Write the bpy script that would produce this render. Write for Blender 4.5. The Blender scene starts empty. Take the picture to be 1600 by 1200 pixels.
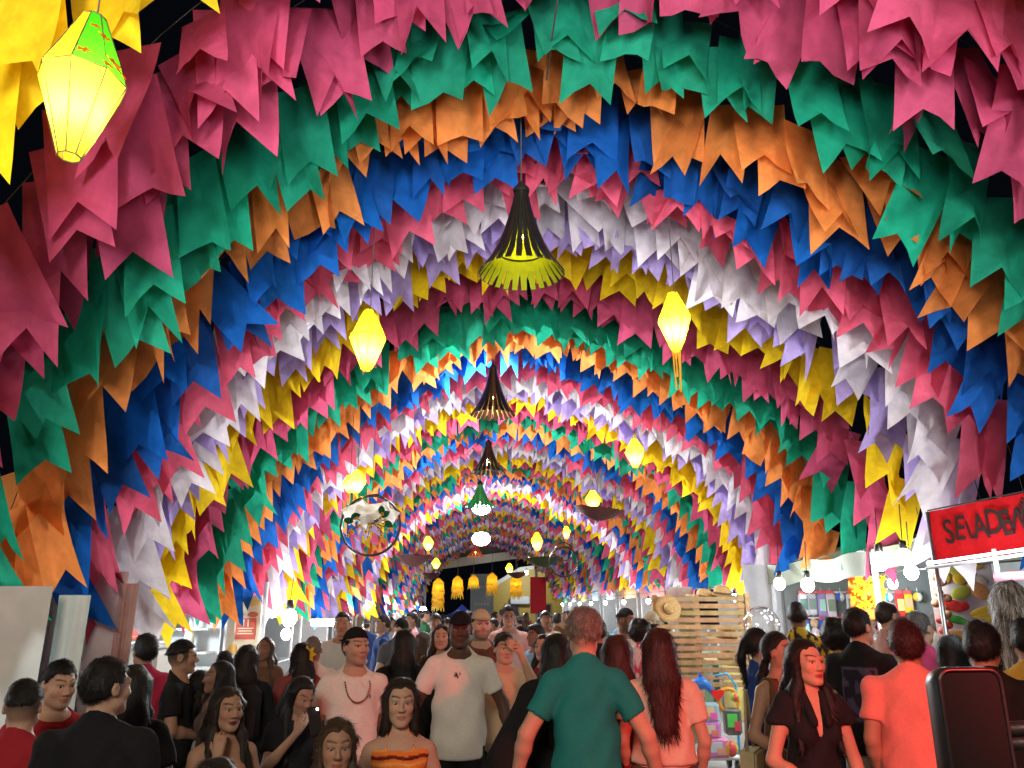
import bpy, math, random
import numpy as np
from mathutils import Vector, Matrix, Euler

random.seed(7)
RNG = np.random.default_rng(11)
SC = bpy.context.scene
COL = SC.collection
PI = math.pi
R = math.radians

# ------------------------------------------------------------------ camera, world, exposure
F_PX, W_PX, H_PX = 1200.0, 1600.0, 1200.0
CAM = Vector((0.0, 0.0, 1.85))
PITCH, YAW = R(16.26), R(2.52)
cam_data = bpy.data.cameras.new('camera')
cam_data.sensor_width = 36.0
cam_data.lens = 36.0 * F_PX / W_PX
cam_data.clip_start, cam_data.clip_end = 0.05, 400.0
cam = bpy.data.objects.new('camera', cam_data)
COL.objects.link(cam)
cam.location = CAM
cam.rotation_euler = (PI / 2 + PITCH, 0.0, -YAW)
SC.camera = cam

world = bpy.data.worlds.new('World')
SC.world = world
world.use_nodes = True
wn = world.node_tree.nodes
wn['Background'].inputs[0].default_value = (0.010, 0.013, 0.022, 1)      # night sky with a little town glow
wn['Background'].inputs[1].default_value = 0.12

SC.view_settings.view_transform = 'Standard'
SC.view_settings.look = 'None'
SC.view_settings.exposure = 0.30
SC.view_settings.gamma = 1.0
SC.view_settings.use_curve_mapping = False
SC.render.engine = 'CYCLES'
cy = SC.cycles
cy.use_denoising = True
cy.max_bounces = 6
cy.diffuse_bounces = 3
cy.glossy_bounces = 2
cy.transmission_bounces = 4
cy.transparent_max_bounces = 8
cy.sample_clamp_indirect = 4.0
cy.caustics_reflective = False
cy.caustics_refractive = False

CAM_M = Euler(cam.rotation_euler).to_matrix()


def ray(px, py):
    v = Vector(((px - W_PX / 2) / F_PX, -(py - H_PX / 2) / F_PX, -1.0))
    return CAM_M @ v


def at(px, py, y):
    """world point at depth y (metres along the street) that the photograph shows at px, py"""
    v = ray(px, py)
    return CAM + v * (y / v.y)


# ------------------------------------------------------------------ object helpers
def tag(o, label=None, cat=None, group=None, kind=None):
    if label: o['label'] = label
    if cat: o['category'] = cat
    if group: o['group'] = group
    if kind: o['kind'] = kind
    return o


def empty(name, loc, label=None, cat=None, group=None, rz=0.0):
    o = bpy.data.objects.new(name, None)
    o.empty_display_size = 0.1
    COL.objects.link(o)
    o.location = loc
    o.rotation_euler = (0, 0, rz)
    return tag(o, label, cat, group)


def link(name, me, parent=None, loc=(0, 0, 0), rot=(0, 0, 0), color=None):
    o = bpy.data.objects.new(name, me)
    COL.objects.link(o)
    if parent is not None: o.parent = parent
    o.location = loc
    o.rotation_euler = rot
    if color is not None: o.color = (*color[:3], 1.0)
    return o


def copy_tree(o, parent=None):
    c = o.copy()
    COL.objects.link(c)
    c.parent = parent
    for ch in list(o.children):
        copy_tree(ch, c)
    return c


class MB:
    """collects simple solids and links them as one mesh object"""

    def __init__(self):
        self.v, self.f = [], []

    def add(self, vs, fs):
        n = len(self.v)
        self.v += [tuple(p) for p in vs]
        self.f += [tuple(i + n for i in q) for q in fs]
        return self

    def box(self, c, s, rz=0.0, rx=0.0, ry=0.0, bev=0.0):
        hx, hy, hz = s[0] / 2, s[1] / 2, s[2] / 2
        m = Euler((rx, ry, rz)).to_matrix()
        c = Vector(c)
        if bev <= 0:
            vs = [Vector((x, y, z)) for x in (-hx, hx) for y in (-hy, hy) for z in (-hz, hz)]
            fs = [(0, 1, 3, 2), (4, 6, 7, 5), (0, 4, 5, 1), (2, 3, 7, 6), (0, 2, 6, 4), (1, 5, 7, 3)]
        else:
            b = min(bev, hx * .9, hy * .9, hz * .9)
            vs, fs = [], []
            for z, k in ((-hz, b), (-hz + b, 0), (hz - b, 0), (hz, b)):
                for x, y in ((-hx + b, -hy + k), (hx - b, -hy + k), (hx - k, -hy + b), (hx - k, hy - b),
                             (hx - b, hy - k), (-hx + b, hy - k), (-hx + k, hy - b), (-hx + k, -hy + b)):
                    vs.append(Vector((x, y, z)))
            for r_ in range(3):
                for i in range(8):
                    j = (i + 1) % 8
                    fs.append((r_ * 8 + i, r_ * 8 + j, (r_ + 1) * 8 + j, (r_ + 1) * 8 + i))
            fs += [tuple(range(7, -1, -1)), tuple(range(24, 32))]
        return self.add([c + m @ p for p in vs], fs)

    def tube(self, pts, r, n=8, closed=False, caps=True):
        pts = [Vector(p) for p in pts]
        k = len(pts)
        rs = r if isinstance(r, (list, tuple)) else [r] * k
        vs, fs = [], []
        ref = None
        for i, p in enumerate(pts):
            a = pts[i - 1] if (i > 0 or closed) else p
            b = pts[(i + 1) % k] if (i < k - 1 or closed) else p
            t = (b - a).normalized() if (b - a).length > 1e-9 else Vector((0, 0, 1))
            if ref is None:
                ref = t.orthogonal().normalized()
            ref = (ref - t * ref.dot(t))
            ref = ref.normalized() if ref.length > 1e-6 else t.orthogonal().normalized()
            w = t.cross(ref)
            for j in range(n):
                g = 2 * PI * j / n
                vs.append(p + (ref * math.cos(g) + w * math.sin(g)) * rs[i])
        for i in range(k if closed else k - 1):
            i2 = (i + 1) % k
            for j in range(n):
                j2 = (j + 1) % n
                fs.append((i * n + j, i * n + j2, i2 * n + j2, i2 * n + j))
        if caps and not closed:
            fs += [tuple(range(n - 1, -1, -1)), tuple((k - 1) * n + j for j in range(n))]
        return self.add(vs, fs)

    def lathe(self, prof, n=16, c=(0, 0, 0), sx=1.0, sy=1.0, rot=None, a0=0.0, a1=2 * PI):
        """prof: (radius, z) pairs"""
        c = Vector(c)
        full = abs(a1 - a0 - 2 * PI) < 1e-6
        m = n if full else n + 1
        vs, fs = [], []
        for r_, z in prof:
            for j in range(m):
                g = a0 + (a1 - a0) * j / n
                p = Vector((math.cos(g) * r_ * sx, math.sin(g) * r_ * sy, z))
                if rot: p = rot @ p
                vs.append(c + p)
        for i in range(len(prof) - 1):
            for j in range(n):
                j2 = (j + 1) % m
                fs.append((i * m + j, i * m + j2, (i + 1) * m + j2, (i + 1) * m + j))
        return self.add(vs, fs)

    def ball(self, c, r, n=10, m=7, rot=None):
        rr = r if isinstance(r, (tuple, list)) else (r, r, r)
        prof = [(math.sin(PI * i / m), -math.cos(PI * i / m)) for i in range(m + 1)]
        c = Vector(c)
        vs, fs = [], []
        for q, z in prof:
            q = max(q, 1e-4)
            for j in range(n):
                p = Vector((math.cos(2 * PI * j / n) * q * rr[0], math.sin(2 * PI * j / n) * q * rr[1], z * rr[2]))
                if rot: p = rot @ p
                vs.append(c + p)
        for i in range(m):
            for j in range(n):
                j2 = (j + 1) % n
                fs.append((i * n + j, i * n + j2, (i + 1) * n + j2, (i + 1) * n + j))
        return self.add(vs, fs)

    def sheet(self, fn, nu, nv):
        """fn(u,v) -> point"""
        vs = [fn(i / nu, j / nv) for i in range(nu + 1) for j in range(nv + 1)]
        fs = [(i * (nv + 1) + j, (i + 1) * (nv + 1) + j, (i + 1) * (nv + 1) + j + 1, i * (nv + 1) + j + 1)
              for i in range(nu) for j in range(nv)]
        return self.add(vs, fs)

    def prism(self, poly, c, ux, uz, th):
        """flat outline (2-D points) given thickness th towards ux x uz"""
        c, ux, uz = Vector(c), Vector(ux), Vector(uz)
        nn = ux.cross(uz).normalized() * th
        k = len(poly)
        fr = [c + ux * a + uz * b for a, b in poly]
        vs = fr + [p + nn for p in fr]
        fs = [tuple(range(k - 1, -1, -1)), tuple(range(k, 2 * k))]
        fs += [(i, (i + 1) % k, k + (i + 1) % k, k + i) for i in range(k)]
        return self.add(vs, fs)

    def mesh(self, name, mat=None, smooth=False, origin=(0, 0, 0)):
        me = bpy.data.meshes.new(name)
        o = Vector(origin)
        me.from_pydata([tuple(Vector(p) - o) for p in self.v], [], self.f)
        if smooth:
            me.polygons.foreach_set('use_smooth', [True] * len(me.polygons))
        if mat: me.materials.append(mat)
        me.update()
        return me

    def build(self, name, mat, parent=None, smooth=False, color=None, origin=None, local=False):
        """vertices are world points unless local; the object sits at its parent's base"""
        if origin is None:
            origin = (0, 0, 0)
            q = parent
            while q is not None and not local:
                origin = tuple(Vector(origin) + q.location)
                q = q.parent
        me = self.mesh(name, mat, smooth, origin)
        o = link(name, me, parent, color=color)
        if parent is None:
            o.location = origin
        return o


# ------------------------------------------------------------------ materials
def nodes(name):
    m = bpy.data.materials.new(name)
    m.use_nodes = True
    nt = m.node_tree
    b = nt.nodes['Principled BSDF']
    return m, nt, b


def N(nt, typ, **kw):
    n = nt.nodes.new(typ)
    for k, v in kw.items():
        setattr(n, k, v)
    return n


def simple(name, col=None, rough=.6, metal=0.0, var=.12, scale=14.0, bump=.0, spec=.5, detail=4.0):
    """colour from the argument, or the object's own colour when col is None; mottled by noise"""
    m, nt, b = nodes(name)
    tc = N(nt, 'ShaderNodeTexCoord')
    nz = N(nt, 'ShaderNodeTexNoise')
    nz.inputs['Scale'].default_value = scale
    nz.inputs['Detail'].default_value = detail
    nt.links.new(tc.outputs['Object'], nz.inputs['Vector'])
    mr = N(nt, 'ShaderNodeMapRange')
    mr.inputs[1].default_value, mr.inputs[2].default_value = .3, .7
    mr.inputs[3].default_value, mr.inputs[4].default_value = 1 - var, 1 + var
    nt.links.new(nz.outputs['Fac'], mr.inputs[0])
    mx = N(nt, 'ShaderNodeMix', data_type='RGBA', blend_type='MULTIPLY')
    mx.inputs['Factor'].default_value = 1
    if col is None:
        oi = N(nt, 'ShaderNodeObjectInfo')
        nt.links.new(oi.outputs['Color'], mx.inputs['A'])
    else:
        mx.inputs['A'].default_value = (*col, 1)
    nt.links.new(mr.outputs[0], mx.inputs['B'])
    nt.links.new(mx.outputs['Result'], b.inputs['Base Color'])
    b.inputs['Roughness'].default_value = rough
    b.inputs['Metallic'].default_value = metal
    b.inputs['Specular IOR Level'].default_value = spec
    if bump > 0:
        bp = N(nt, 'ShaderNodeBump')
        bp.inputs['Strength'].default_value = bump
        bp.inputs['Distance'].default_value = .01
        nt.links.new(nz.outputs['Fac'], bp.inputs['Height'])
        nt.links.new(bp.outputs['Normal'], b.inputs['Normal'])
    return m


def emit(name, col, strength):
    m, nt, b = nodes(name)
    b.inputs['Base Color'].default_value = (*col, 1)
    b.inputs['Emission Color'].default_value = (*col, 1)
    b.inputs['Emission Strength'].default_value = strength
    return m


def paper(name, trans=.45, col=None, crinkle=.35, clear=0.0, scale=9.0, var=.1):
    """thin non-woven flag cloth or tissue: lit from both sides, slightly crumpled"""
    m, nt, b = nodes(name)
    nt.nodes.remove(b)
    out = nt.nodes['Material Output']
    tc = N(nt, 'ShaderNodeTexCoord')
    oi = N(nt, 'ShaderNodeObjectInfo')
    off = N(nt, 'ShaderNodeVectorMath', operation='SCALE')
    off.inputs[0].default_value = (17.0, 9.0, 5.0)
    nt.links.new(oi.outputs['Random'], off.inputs['Scale'])
    ad = N(nt, 'ShaderNodeVectorMath', operation='ADD')
    nt.links.new(tc.outputs['Object'], ad.inputs[0])
    nt.links.new(off.outputs[0], ad.inputs[1])
    nz = N(nt, 'ShaderNodeTexNoise')
    nz.inputs['Scale'].default_value = scale
    nz.inputs['Detail'].default_value = 3
    nz.inputs['Distortion'].default_value = .6
    nt.links.new(ad.outputs[0], nz.inputs['Vector'])
    fine = N(nt, 'ShaderNodeTexNoise')
    fine.inputs['Scale'].default_value = 60
    fine.inputs['Detail'].default_value = 2
    nt.links.new(ad.outputs[0], fine.inputs['Vector'])
    sm = N(nt, 'ShaderNodeMath', operation='MULTIPLY_ADD')
    nt.links.new(fine.outputs['Fac'], sm.inputs[0])
    sm.inputs[1].default_value = .18
    nt.links.new(nz.outputs['Fac'], sm.inputs[2])
    mr = N(nt, 'ShaderNodeMapRange')
    mr.inputs[1].default_value, mr.inputs[2].default_value = .35, .85
    mr.inputs[3].default_value, mr.inputs[4].default_value = 1 - var, 1 + var
    nt.links.new(sm.outputs[0], mr.inputs[0])
    mx = N(nt, 'ShaderNodeMix', data_type='RGBA', blend_type='MULTIPLY')
    mx.inputs['Factor'].default_value = 1
    if col is None:
        nt.links.new(oi.outputs['Color'], mx.inputs['A'])
    else:
        mx.inputs['A'].default_value = (*col, 1)
    nt.links.new(mr.outputs[0], mx.inputs['B'])
    bp = N(nt, 'ShaderNodeBump')
    bp.inputs['Strength'].default_value = crinkle
    bp.inputs['Distance'].default_value = .03
    nt.links.new(nz.outputs['Fac'], bp.inputs['Height'])
    df = N(nt, 'ShaderNodeBsdfDiffuse')
    tr = N(nt, 'ShaderNodeBsdfTranslucent')
    for s in (df, tr):
        nt.links.new(mx.outputs['Result'], s.inputs['Color'])
        nt.links.new(bp.outputs['Normal'], s.inputs['Normal'])
    ms = N(nt, 'ShaderNodeMixShader')
    ms.inputs[0].default_value = trans
    nt.links.new(df.outputs[0], ms.inputs[1])
    nt.links.new(tr.outputs[0], ms.inputs[2])
    last = ms
    if clear > 0:
        tp = N(nt, 'ShaderNodeBsdfTransparent')
        nt.links.new(mx.outputs['Result'], tp.inputs['Color'])
        m2 = N(nt, 'ShaderNodeMixShader')
        m2.inputs[0].default_value = clear
        nt.links.new(ms.outputs[0], m2.inputs[1])
        nt.links.new(tp.outputs[0], m2.inputs[2])
        last = m2
    nt.links.new(last.outputs[0], out.inputs['Surface'])
    return m


def tinted(name, rough, spec, bump_scale, bump, sss=0.0, streak=False, var=.1):
    """object colour x per-point dye (attribute 'tint') x weave noise"""
    m, nt, b = nodes(name)
    oi = N(nt, 'ShaderNodeObjectInfo')
    at_ = N(nt, 'ShaderNodeAttribute', attribute_name='tint')
    mx = N(nt, 'ShaderNodeMix', data_type='RGBA', blend_type='MULTIPLY')
    mx.inputs['Factor'].default_value = 1
    nt.links.new(oi.outputs['Color'], mx.inputs['A'])
    nt.links.new(at_.outputs['Color'], mx.inputs['B'])
    tc = N(nt, 'ShaderNodeTexCoord')
    nz = N(nt, 'ShaderNodeTexNoise')
    nz.inputs['Scale'].default_value = bump_scale
    nz.inputs['Detail'].default_value = 4
    if streak:
        mp = N(nt, 'ShaderNodeMapping')
        mp.inputs['Scale'].default_value = (1, 1, .06)
        nt.links.new(tc.outputs['Object'], mp.inputs['Vector'])
        nt.links.new(mp.outputs[0], nz.inputs['Vector'])
    else:
        nt.links.new(tc.outputs['Object'], nz.inputs['Vector'])
    mr = N(nt, 'ShaderNodeMapRange')
    mr.inputs[1].default_value, mr.inputs[2].default_value = .3, .7
    mr.inputs[3].default_value, mr.inputs[4].default_value = 1 - var, 1 + var
    nt.links.new(nz.outputs['Fac'], mr.inputs[0])
    m2 = N(nt, 'ShaderNodeMix', data_type='RGBA', blend_type='MULTIPLY')
    m2.inputs['Factor'].default_value = 1
    nt.links.new(mx.outputs['Result'], m2.inputs['A'])
    nt.links.new(mr.outputs[0], m2.inputs['B'])
    nt.links.new(m2.outputs['Result'], b.inputs['Base Color'])
    b.inputs['Roughness'].default_value = rough
    b.inputs['Specular IOR Level'].default_value = spec
    if sss > 0:
        b.inputs['Subsurface Weight'].default_value = sss
        b.inputs['Subsurface Radius'].default_value = (.012, .005, .003)
        b.inputs['Subsurface Scale'].default_value = 1.0
    bp = N(nt, 'ShaderNodeBump')
    bp.inputs['Strength'].default_value = bump
    bp.inputs['Distance'].default_value = .006
    nt.links.new(nz.outputs['Fac'], bp.inputs['Height'])
    nt.links.new(bp.outputs['Normal'], b.inputs['Normal'])
    return m


M = {}
M['flag'] = paper('flag_cloth', .54, crinkle=.22, var=.18)
M['tissue'] = paper('tissue_paper', .5, crinkle=.3)
M['lantern'] = paper('lantern_paper', .75, crinkle=.2, clear=.10, scale=14)
M['skin'] = tinted('skin', .55, .28, 120, .12, var=.07)
M['cloth'] = tinted('cotton_cloth', .88, .12, 70, .30, var=.05)
M['hair'] = tinted('hair', .52, .28, 190, .6, streak=True, var=.5)
M['eye'] = tinted('eyeball', .12, .6, 20, 0, var=.0)
M['paint'] = simple('painted_surface', None, .5, var=.06, scale=6)
M['plastic'] = simple('plastic', None, .3, var=.04, scale=8)
M['fabric'] = simple('woven_fabric', None, .85, var=.10, scale=30, bump=.3, spec=.2)
M['tarp'] = simple('tent_tarpaulin', None, .55, var=.10, scale=5, bump=.25)
M['metal'] = simple('grey_steel', (.45, .46, .48), .4, 1.0, var=.15, scale=20)
M['white_metal'] = simple('white_painted_steel', (.7, .72, .73), .4, 0.0, var=.08, scale=12)
M['black'] = simple('black_lacquer', (.012, .011, .010), .35, 0, var=.3, scale=20, bump=.1)
M['rope'] = simple('cord', (.06, .055, .05), .9, 0)
M['wood'] = simple('raw_pine', None, .65, var=.22, scale=9, bump=.25)
M['straw'] = simple('plaited_straw', (.62, .42, .17), .75, var=.25, scale=70, bump=.6)
M['concrete'] = None

# ------------------------------------------------------------------ ground and night sky
def ground_material():
    m, nt, b = nodes('street_concrete')
    tc = N(nt, 'ShaderNodeTexCoord')
    big = N(nt, 'ShaderNodeTexNoise')
    big.inputs['Scale'].default_value = .9
    big.inputs['Detail'].default_value = 6
    sm = N(nt, 'ShaderNodeTexNoise')
    sm.inputs['Scale'].default_value = 40
    sm.inputs['Detail'].default_value = 3
    for n in (big, sm):
        nt.links.new(tc.outputs['Object'], n.inputs['Vector'])
    cr = N(nt, 'ShaderNodeValToRGB')
    cr.color_ramp.elements[0].position, cr.color_ramp.elements[1].position = .3, .75
    cr.color_ramp.elements[0].color = (.17, .165, .155, 1)
    cr.color_ramp.elements[1].color = (.33, .325, .31, 1)
    nt.links.new(big.outputs['Fac'], cr.inputs[0])
    mx = N(nt, 'ShaderNodeMix', data_type='RGBA', blend_type='OVERLAY')
    mx.inputs['Factor'].default_value = .35
    nt.links.new(cr.outputs[0], mx.inputs['A'])
    nt.links.new(sm.outputs['Fac'], mx.inputs['B'])
    nt.links.new(mx.outputs['Result'], b.inputs['Base Color'])
    b.inputs['Roughness'].default_value = .7
    bp = N(nt, 'ShaderNodeBump')
    bp.inputs['Strength'].default_value = .25
    bp.inputs['Distance'].default_value = .01
    nt.links.new(sm.outputs['Fac'], bp.inputs['Height'])
    nt.links.new(bp.outputs['Normal'], b.inputs['Normal'])
    return m


tag(MB().add([(-120, -60, 0), (120, -60, 0), (120, 200, 0), (-120, 200, 0)], [(0, 1, 2, 3)]).build('street', ground_material()),
    kind='structure')

# ------------------------------------------------------------------ the flag tunnel
CX, HALF, RISE, PW = 0.50, 3.90, 3.20, 1.75       # middle of the street, half width, rise above eye height
FLAG_H = 0.62
Z0 = 1.85 + .22                                  # where the cords end at the sides: flag tips near eye level
RISE_C = 3.2 + FLAG_H - .22


def arch(u):
    """u in -1..1 across the street -> x, z on the cord"""
    a = abs(u)
    z = (max(0.0, 1 - a ** PW)) ** (1 / PW)
    return CX + HALF * u, Z0 + .15 + RISE_C * z + (.52 * min(1, max(0, u - .55) / .35) if u > 0 else .08 * min(1, max(0, -u - .6) / .35))


def arch_points(n=400):
    # even arc length
    us = np.sign(np.linspace(-1, 1, n)) * (1 - (1 - np.abs(np.linspace(-1, 1, n))) ** 1.6)
    p = np.array([arch(float(u)) for u in us])
    s = np.concatenate([[0], np.cumsum(np.linalg.norm(np.diff(p, axis=0), axis=1))])
    return p, s


ARCH_P, ARCH_S = arch_points()
ARCH_L = ARCH_S[-1]


def arch_at(t):
    s = t * ARCH_L
    i = int(np.clip(np.searchsorted(ARCH_S, s) - 1, 0, len(ARCH_S) - 2))
    f = (s - ARCH_S[i]) / max(1e-6, ARCH_S[i + 1] - ARCH_S[i])
    p = ARCH_P[i] * (1 - f) + ARCH_P[i + 1] * f
    tg = ARCH_P[min(i + 2, len(ARCH_P) - 1)] - ARCH_P[max(i - 1, 0)]
    return p, math.atan2(tg[1], tg[0])


def flag_shape(rng, w=.41, h=FLAG_H, nu=4, nv=6):
    """swallow-tailed flag hanging from its top edge, bent and crumpled its own way"""
    curl = rng.uniform(-.05, .05)
    fold = rng.choice([0, .01, .02, .04, -.03, .06, .10, -.09])
    lift = rng.uniform(-.10, .14)
    tw = rng.uniform(-.32, .32)
    wob = rng.uniform(0, 6.28)
    notch = rng.uniform(.12, .19)
    vs = []
    for j in range(nv + 1):
        v = j / nv
        for i in range(nu + 1):
            u = i / nu * 2 - 1
            hh = h - notch * (1 - abs(u)) * (v ** 2.2)
            x = u * w / 2 * (1 - .12 * v * abs(fold) / .1)
            z = -hh * v if v < 1 else -(h - notch * (1 - abs(u)))
            y = curl * u * u * v + fold * (1 - abs(u)) * v + lift * v * v + .018 * math.sin(wob + 5 * v + 3 * u) * v
            c, s = math.cos(tw * v), math.sin(tw * v)
            vs.append((x * c - y * s, x * s + y * c, z))
    fs = [(j * (nu + 1) + i, j * (nu + 1) + i + 1, (j + 1) * (nu + 1) + i + 1, (j + 1) * (nu + 1) + i)
          for j in range(nv) for i in range(nu)]
    return vs, fs


frng = random.Random(3)
FLAG_MESHES = []
for _ in range(22):
    vs, fs = flag_shape(frng)
    mb = MB()
    mb.add(vs, fs)
    FLAG_MESHES.append(mb.mesh('flag', M['flag'], True))
FLAG_SMALL = [flag_shape(frng, nu=2, nv=2) for _ in range(10)]

COLS = {
    'yellow': (.84, .58, .015), 'magenta pink': (.53, .075, .165), 'green': (.014, .32, .19), 'orange': (.78, .25, .06),
    'blue': (.010, .115, .46), 'rose red': (.74, .11, .19), 'white': (.78, .73, .77), 'lilac': (.47, .36, .74),
    'grey brown': (.30, .25, .21),
}
ORDER = ['yellow', 'magenta pink', 'green', 'orange', 'blue', 'rose red', 'white', 'lilac']
ORDS = ['first', 'second', 'third', 'fourth', 'fifth', 'sixth', 'seventh', 'eighth', 'ninth', 'tenth']
rows = []
ds = [3.12, 4.22, 4.8, 5.35, 5.9, 6.4, 6.95, 7.4, 7.95, 8.6, 9.3, 10.0, 10.75, 11.35, 11.95, 12.5, 13.1]
k = 0
d = ds[0]
while d < 44.5:
    rows.append((d, ORDER[k % 8], (.34, .23, .17, .15, .125, .12, .12, .10, .09, .05)[k] if k < 10 else 0))
    if k == 0: rows.append((3.84, 'magenta pink', .29))
    k += 1
    d = ds[k] if k < len(ds) else d + .64
NEAR_ROWS = 37
count_c = {}
SKEW = .10                                       # the garlands run a little aslant over the street


def flag_pose(t, rng):
    p, slope = arch_at(t)
    sl = max(-1.35, min(1.35, slope))
    roll = -sl * .24 + rng.gauss(0, .12)          # rotation in the plane of the arch
    return p, roll


for ri, (dy, cn, lift_) in enumerate(rows):
    rng = random.Random(100 + ri)
    count_c[cn] = count_c.get(cn, 0) + 1
    base = COLS[cn]
    far = ri >= NEAR_ROWS
    if far:
        lab, grp = f'faded {cn} flag garland among the tiny arches at the far tunnel end', f'far {cn} flag garlands'
    else:
        lab = f'{cn} flag garland arching over the street, {ORDS[count_c[cn] - 1]} {cn} row counted from the front'
        grp = 'flag garlands over the street'
    g = empty('flag_garland', (CX, dy, Z0), lab, 'garland', grp)
    mb = MB()
    lift = 1 + lift_
    cord = [(ARCH_P[i][0] - CX, .02 * math.sin(i) - SKEW * (ARCH_P[i][0] - CX), (ARCH_P[i][1] - Z0 - .15) * (1 + lift_ * max(0, ARCH_P[i][1] - Z0 - .15) / RISE_C) + .15) for i in range(0, 400, 7)]
    mb.tube(cord, .004, 3, caps=False)
    mb.build('cord', M['rope'], g, local=True)
    lift = 1 + lift_
    ts, t = [], .004
    while t < .997:
        p, sl = arch_at(t)
        ts.append(t)
        t += min(.25, (.150 if ri < 14 else .165) / max(.3, math.cos(min(1.3, abs(sl)))) ** .75) / ARCH_L * (1 if ri < 24 else 1.15)
    parts_ = []
    for t in ts:
        t += rng.uniform(-.25, .25) * .17 / ARCH_L
        p, roll = flag_pose(min(max(t, 0), 1), rng)
        steep = min(1, abs(arch_at(min(max(t, 0), 1))[1]) / 1.2)
        z = p[1] - Z0
        pos = Vector((p[0] - CX, rng.uniform(-.16, .16) * (1 if ri < 10 else .5) - SKEW * (p[0] - CX), (z - .15) * (1 + lift_ * max(0, z - .15) / RISE_C) + .15 + rng.uniform(-.10, .05) * (1 if ri < 10 else .6)))
        wild = rng.random() < (.12 if ri < 10 else .04)
        calm = 1 if ri < 10 else .5
        rot = (rng.gauss(0, .32 if wild else .12), roll * (1 if ri < 10 else .75) + (rng.gauss(0, .3) if wild else 0), rng.gauss(0, (.6 if wild else .20) * calm + .10 * steep))
        sc_ = rng.uniform(.95, 1.14) * (1.10 if ri < 8 else 1.0)
        scl = (sc_ * rng.choice([-1, 1]) * rng.uniform(.64, .96) * (1 - .05 * steep), sc_ * rng.choice([-1, 1]), sc_ * rng.uniform(.88, 1.1) * (1 + (.22 if p[0] < CX else .08) * steep))
        parts_.append((pos, rot, scl))
    if not far:
        for pos, rot, scl in parts_:
            if rng.random() < .06: continue
            jit = 1 + rng.uniform(-.20, .16)
            fad = rng.uniform(0, .02)
            col = tuple(min(1, max(0, c * jit * (1 - fad) + fad * .55)) for c in base)
            o = link('flag', rng.choice(FLAG_MESHES), g, pos, rot, col)
            o.scale = scl
    else:
        mb = MB()
        for pos, rot, scl in parts_:
            vs, fs = rng.choice(FLAG_SMALL)
            m = Euler(rot).to_matrix() @ Matrix.Diagonal(scl)
            mb.add([pos + m @ Vector(q) for q in vs], fs)
        tag(mb.build('flag', M['flag'], g, True, color=base, local=True), kind='stuff')

# cables that carry the garlands
def cable(pts, label):
    o = MB().tube(pts, .007, 5).build('cable', M['rope'])
    return tag(o, label, 'cable', 'cables that carry the flag garlands')


cable([(CX, y, arch(0)[1] + .012 + .03 * math.cos(y * 1.3)) for y in np.arange(-3, 46, 1.0)],
      'dark ridge cable along the crown of the flag tunnel, carrying every garland')
cable([(CX - HALF, y, Z0 + .15) for y in np.arange(3, 46, 1.5)], 'dark side cable tying the garland ends along the left stalls')
cable([(CX + HALF, y, Z0 + .15) for y in np.arange(3, 46, 1.5)], 'dark side cable tying the garland ends along the right stalls')

# ------------------------------------------------------------------ lamps that light the street
def lamp(name, loc, energy, col, r=.05, parent=None, kind='POINT', rot=None, size=None, spot=None):
    l = bpy.data.lights.new(name, kind)
    l.energy = energy
    l.color = col
    if kind in ('POINT', 'SPOT'): l.shadow_soft_size = r
    if kind == 'AREA':
        l.shape = 'RECTANGLE'
        l.size, l.size_y = size
    if kind == 'SPOT':
        l.spot_size, l.spot_blend = spot
    o = bpy.data.objects.new(name, l)
    COL.objects.link(o)
    o.location = loc
    if rot: o.rotation_euler = rot
    if parent: o.parent = parent
    return o


COOL, WARM, AMBER = (.93, .98, 1.0), (1.0, .80, .50), (1.0, .70, .18)
M['bulb'] = emit('white_led_bulb', (.95, 1.0, .97), 55)
M['bulb_far'] = emit('white_floodlight_glass', (.96, .99, 1.0), 55)
M['amber'] = emit('amber_bulb', (1.0, .72, .10), 14)
M['amber_hot'] = emit('glowing_amber_bulb', (1.0, .78, .12), 45)
M['tube'] = emit('cool_tube_light', (.75, .95, 1.0), 5)
M['shade_lit'] = paper('lit_fringe_paper', .8, crinkle=.2, clear=.05)


def floodlight(loc, aim, energy, label, lit=True, size=.30, wide=2.6, arm=True):
    t = empty('floodlight', loc, label, 'floodlight', 'floodlights along the street')
    dirv = (Vector(aim) - Vector(loc)).normalized()
    q = dirv.to_track_quat('-Z', 'Y').to_matrix()
    h = MB()
    for c, s_ in (((0, 0, .045), (size * .62, size * .46, .07)),):
        b = MB().box(c, s_, bev=.012)
        h.add([q @ Vector(v) for v in b.v], b.f)
    for i in range(7):
        b = MB().box((-size * .26 + i * size * .085, 0, .10), (.010, size * .42, .05))
        h.add([q @ Vector(v) for v in b.v], b.f)
    h.build('housing', M['black'], t, local=True)
    g = MB()
    b = MB().ball((0, 0, -.004), (size * .42, size * .31, size * .10), 18, 10)
    g.add([q @ Vector(v) for v in b.v], b.f)
    g.build('glass', M['bulb_far'] if lit else M['white_metal'], t, True, local=True)
    br = MB()
    for sx in (-1, 1):
        br.tube([q @ Vector((sx * size * .33, 0, .03)), q @ Vector((sx * size * .33, 0, .03)) + Vector((0, 0, .2))], .008, 6)
    br.tube([q @ Vector((-size * .33, 0, .03)) + Vector((0, 0, .2)), q @ Vector((size * .33, 0, .03)) + Vector((0, 0, .2))], .008, 6)
    br.build('bracket', M['metal'], t, local=True)
    if energy > 0:
        lamp('floodlight_beam', q @ Vector((0, 0, -.10)), energy, (1.0, .87, .70) if 'weak street' in label else COOL, .8 if 'viewpoint' in label else .10, t, 'SPOT', dirv.to_track_quat('-Z', 'Y').to_euler(), spot=(wide, .6))
    return t


ZR = arch(0)[1]
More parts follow.
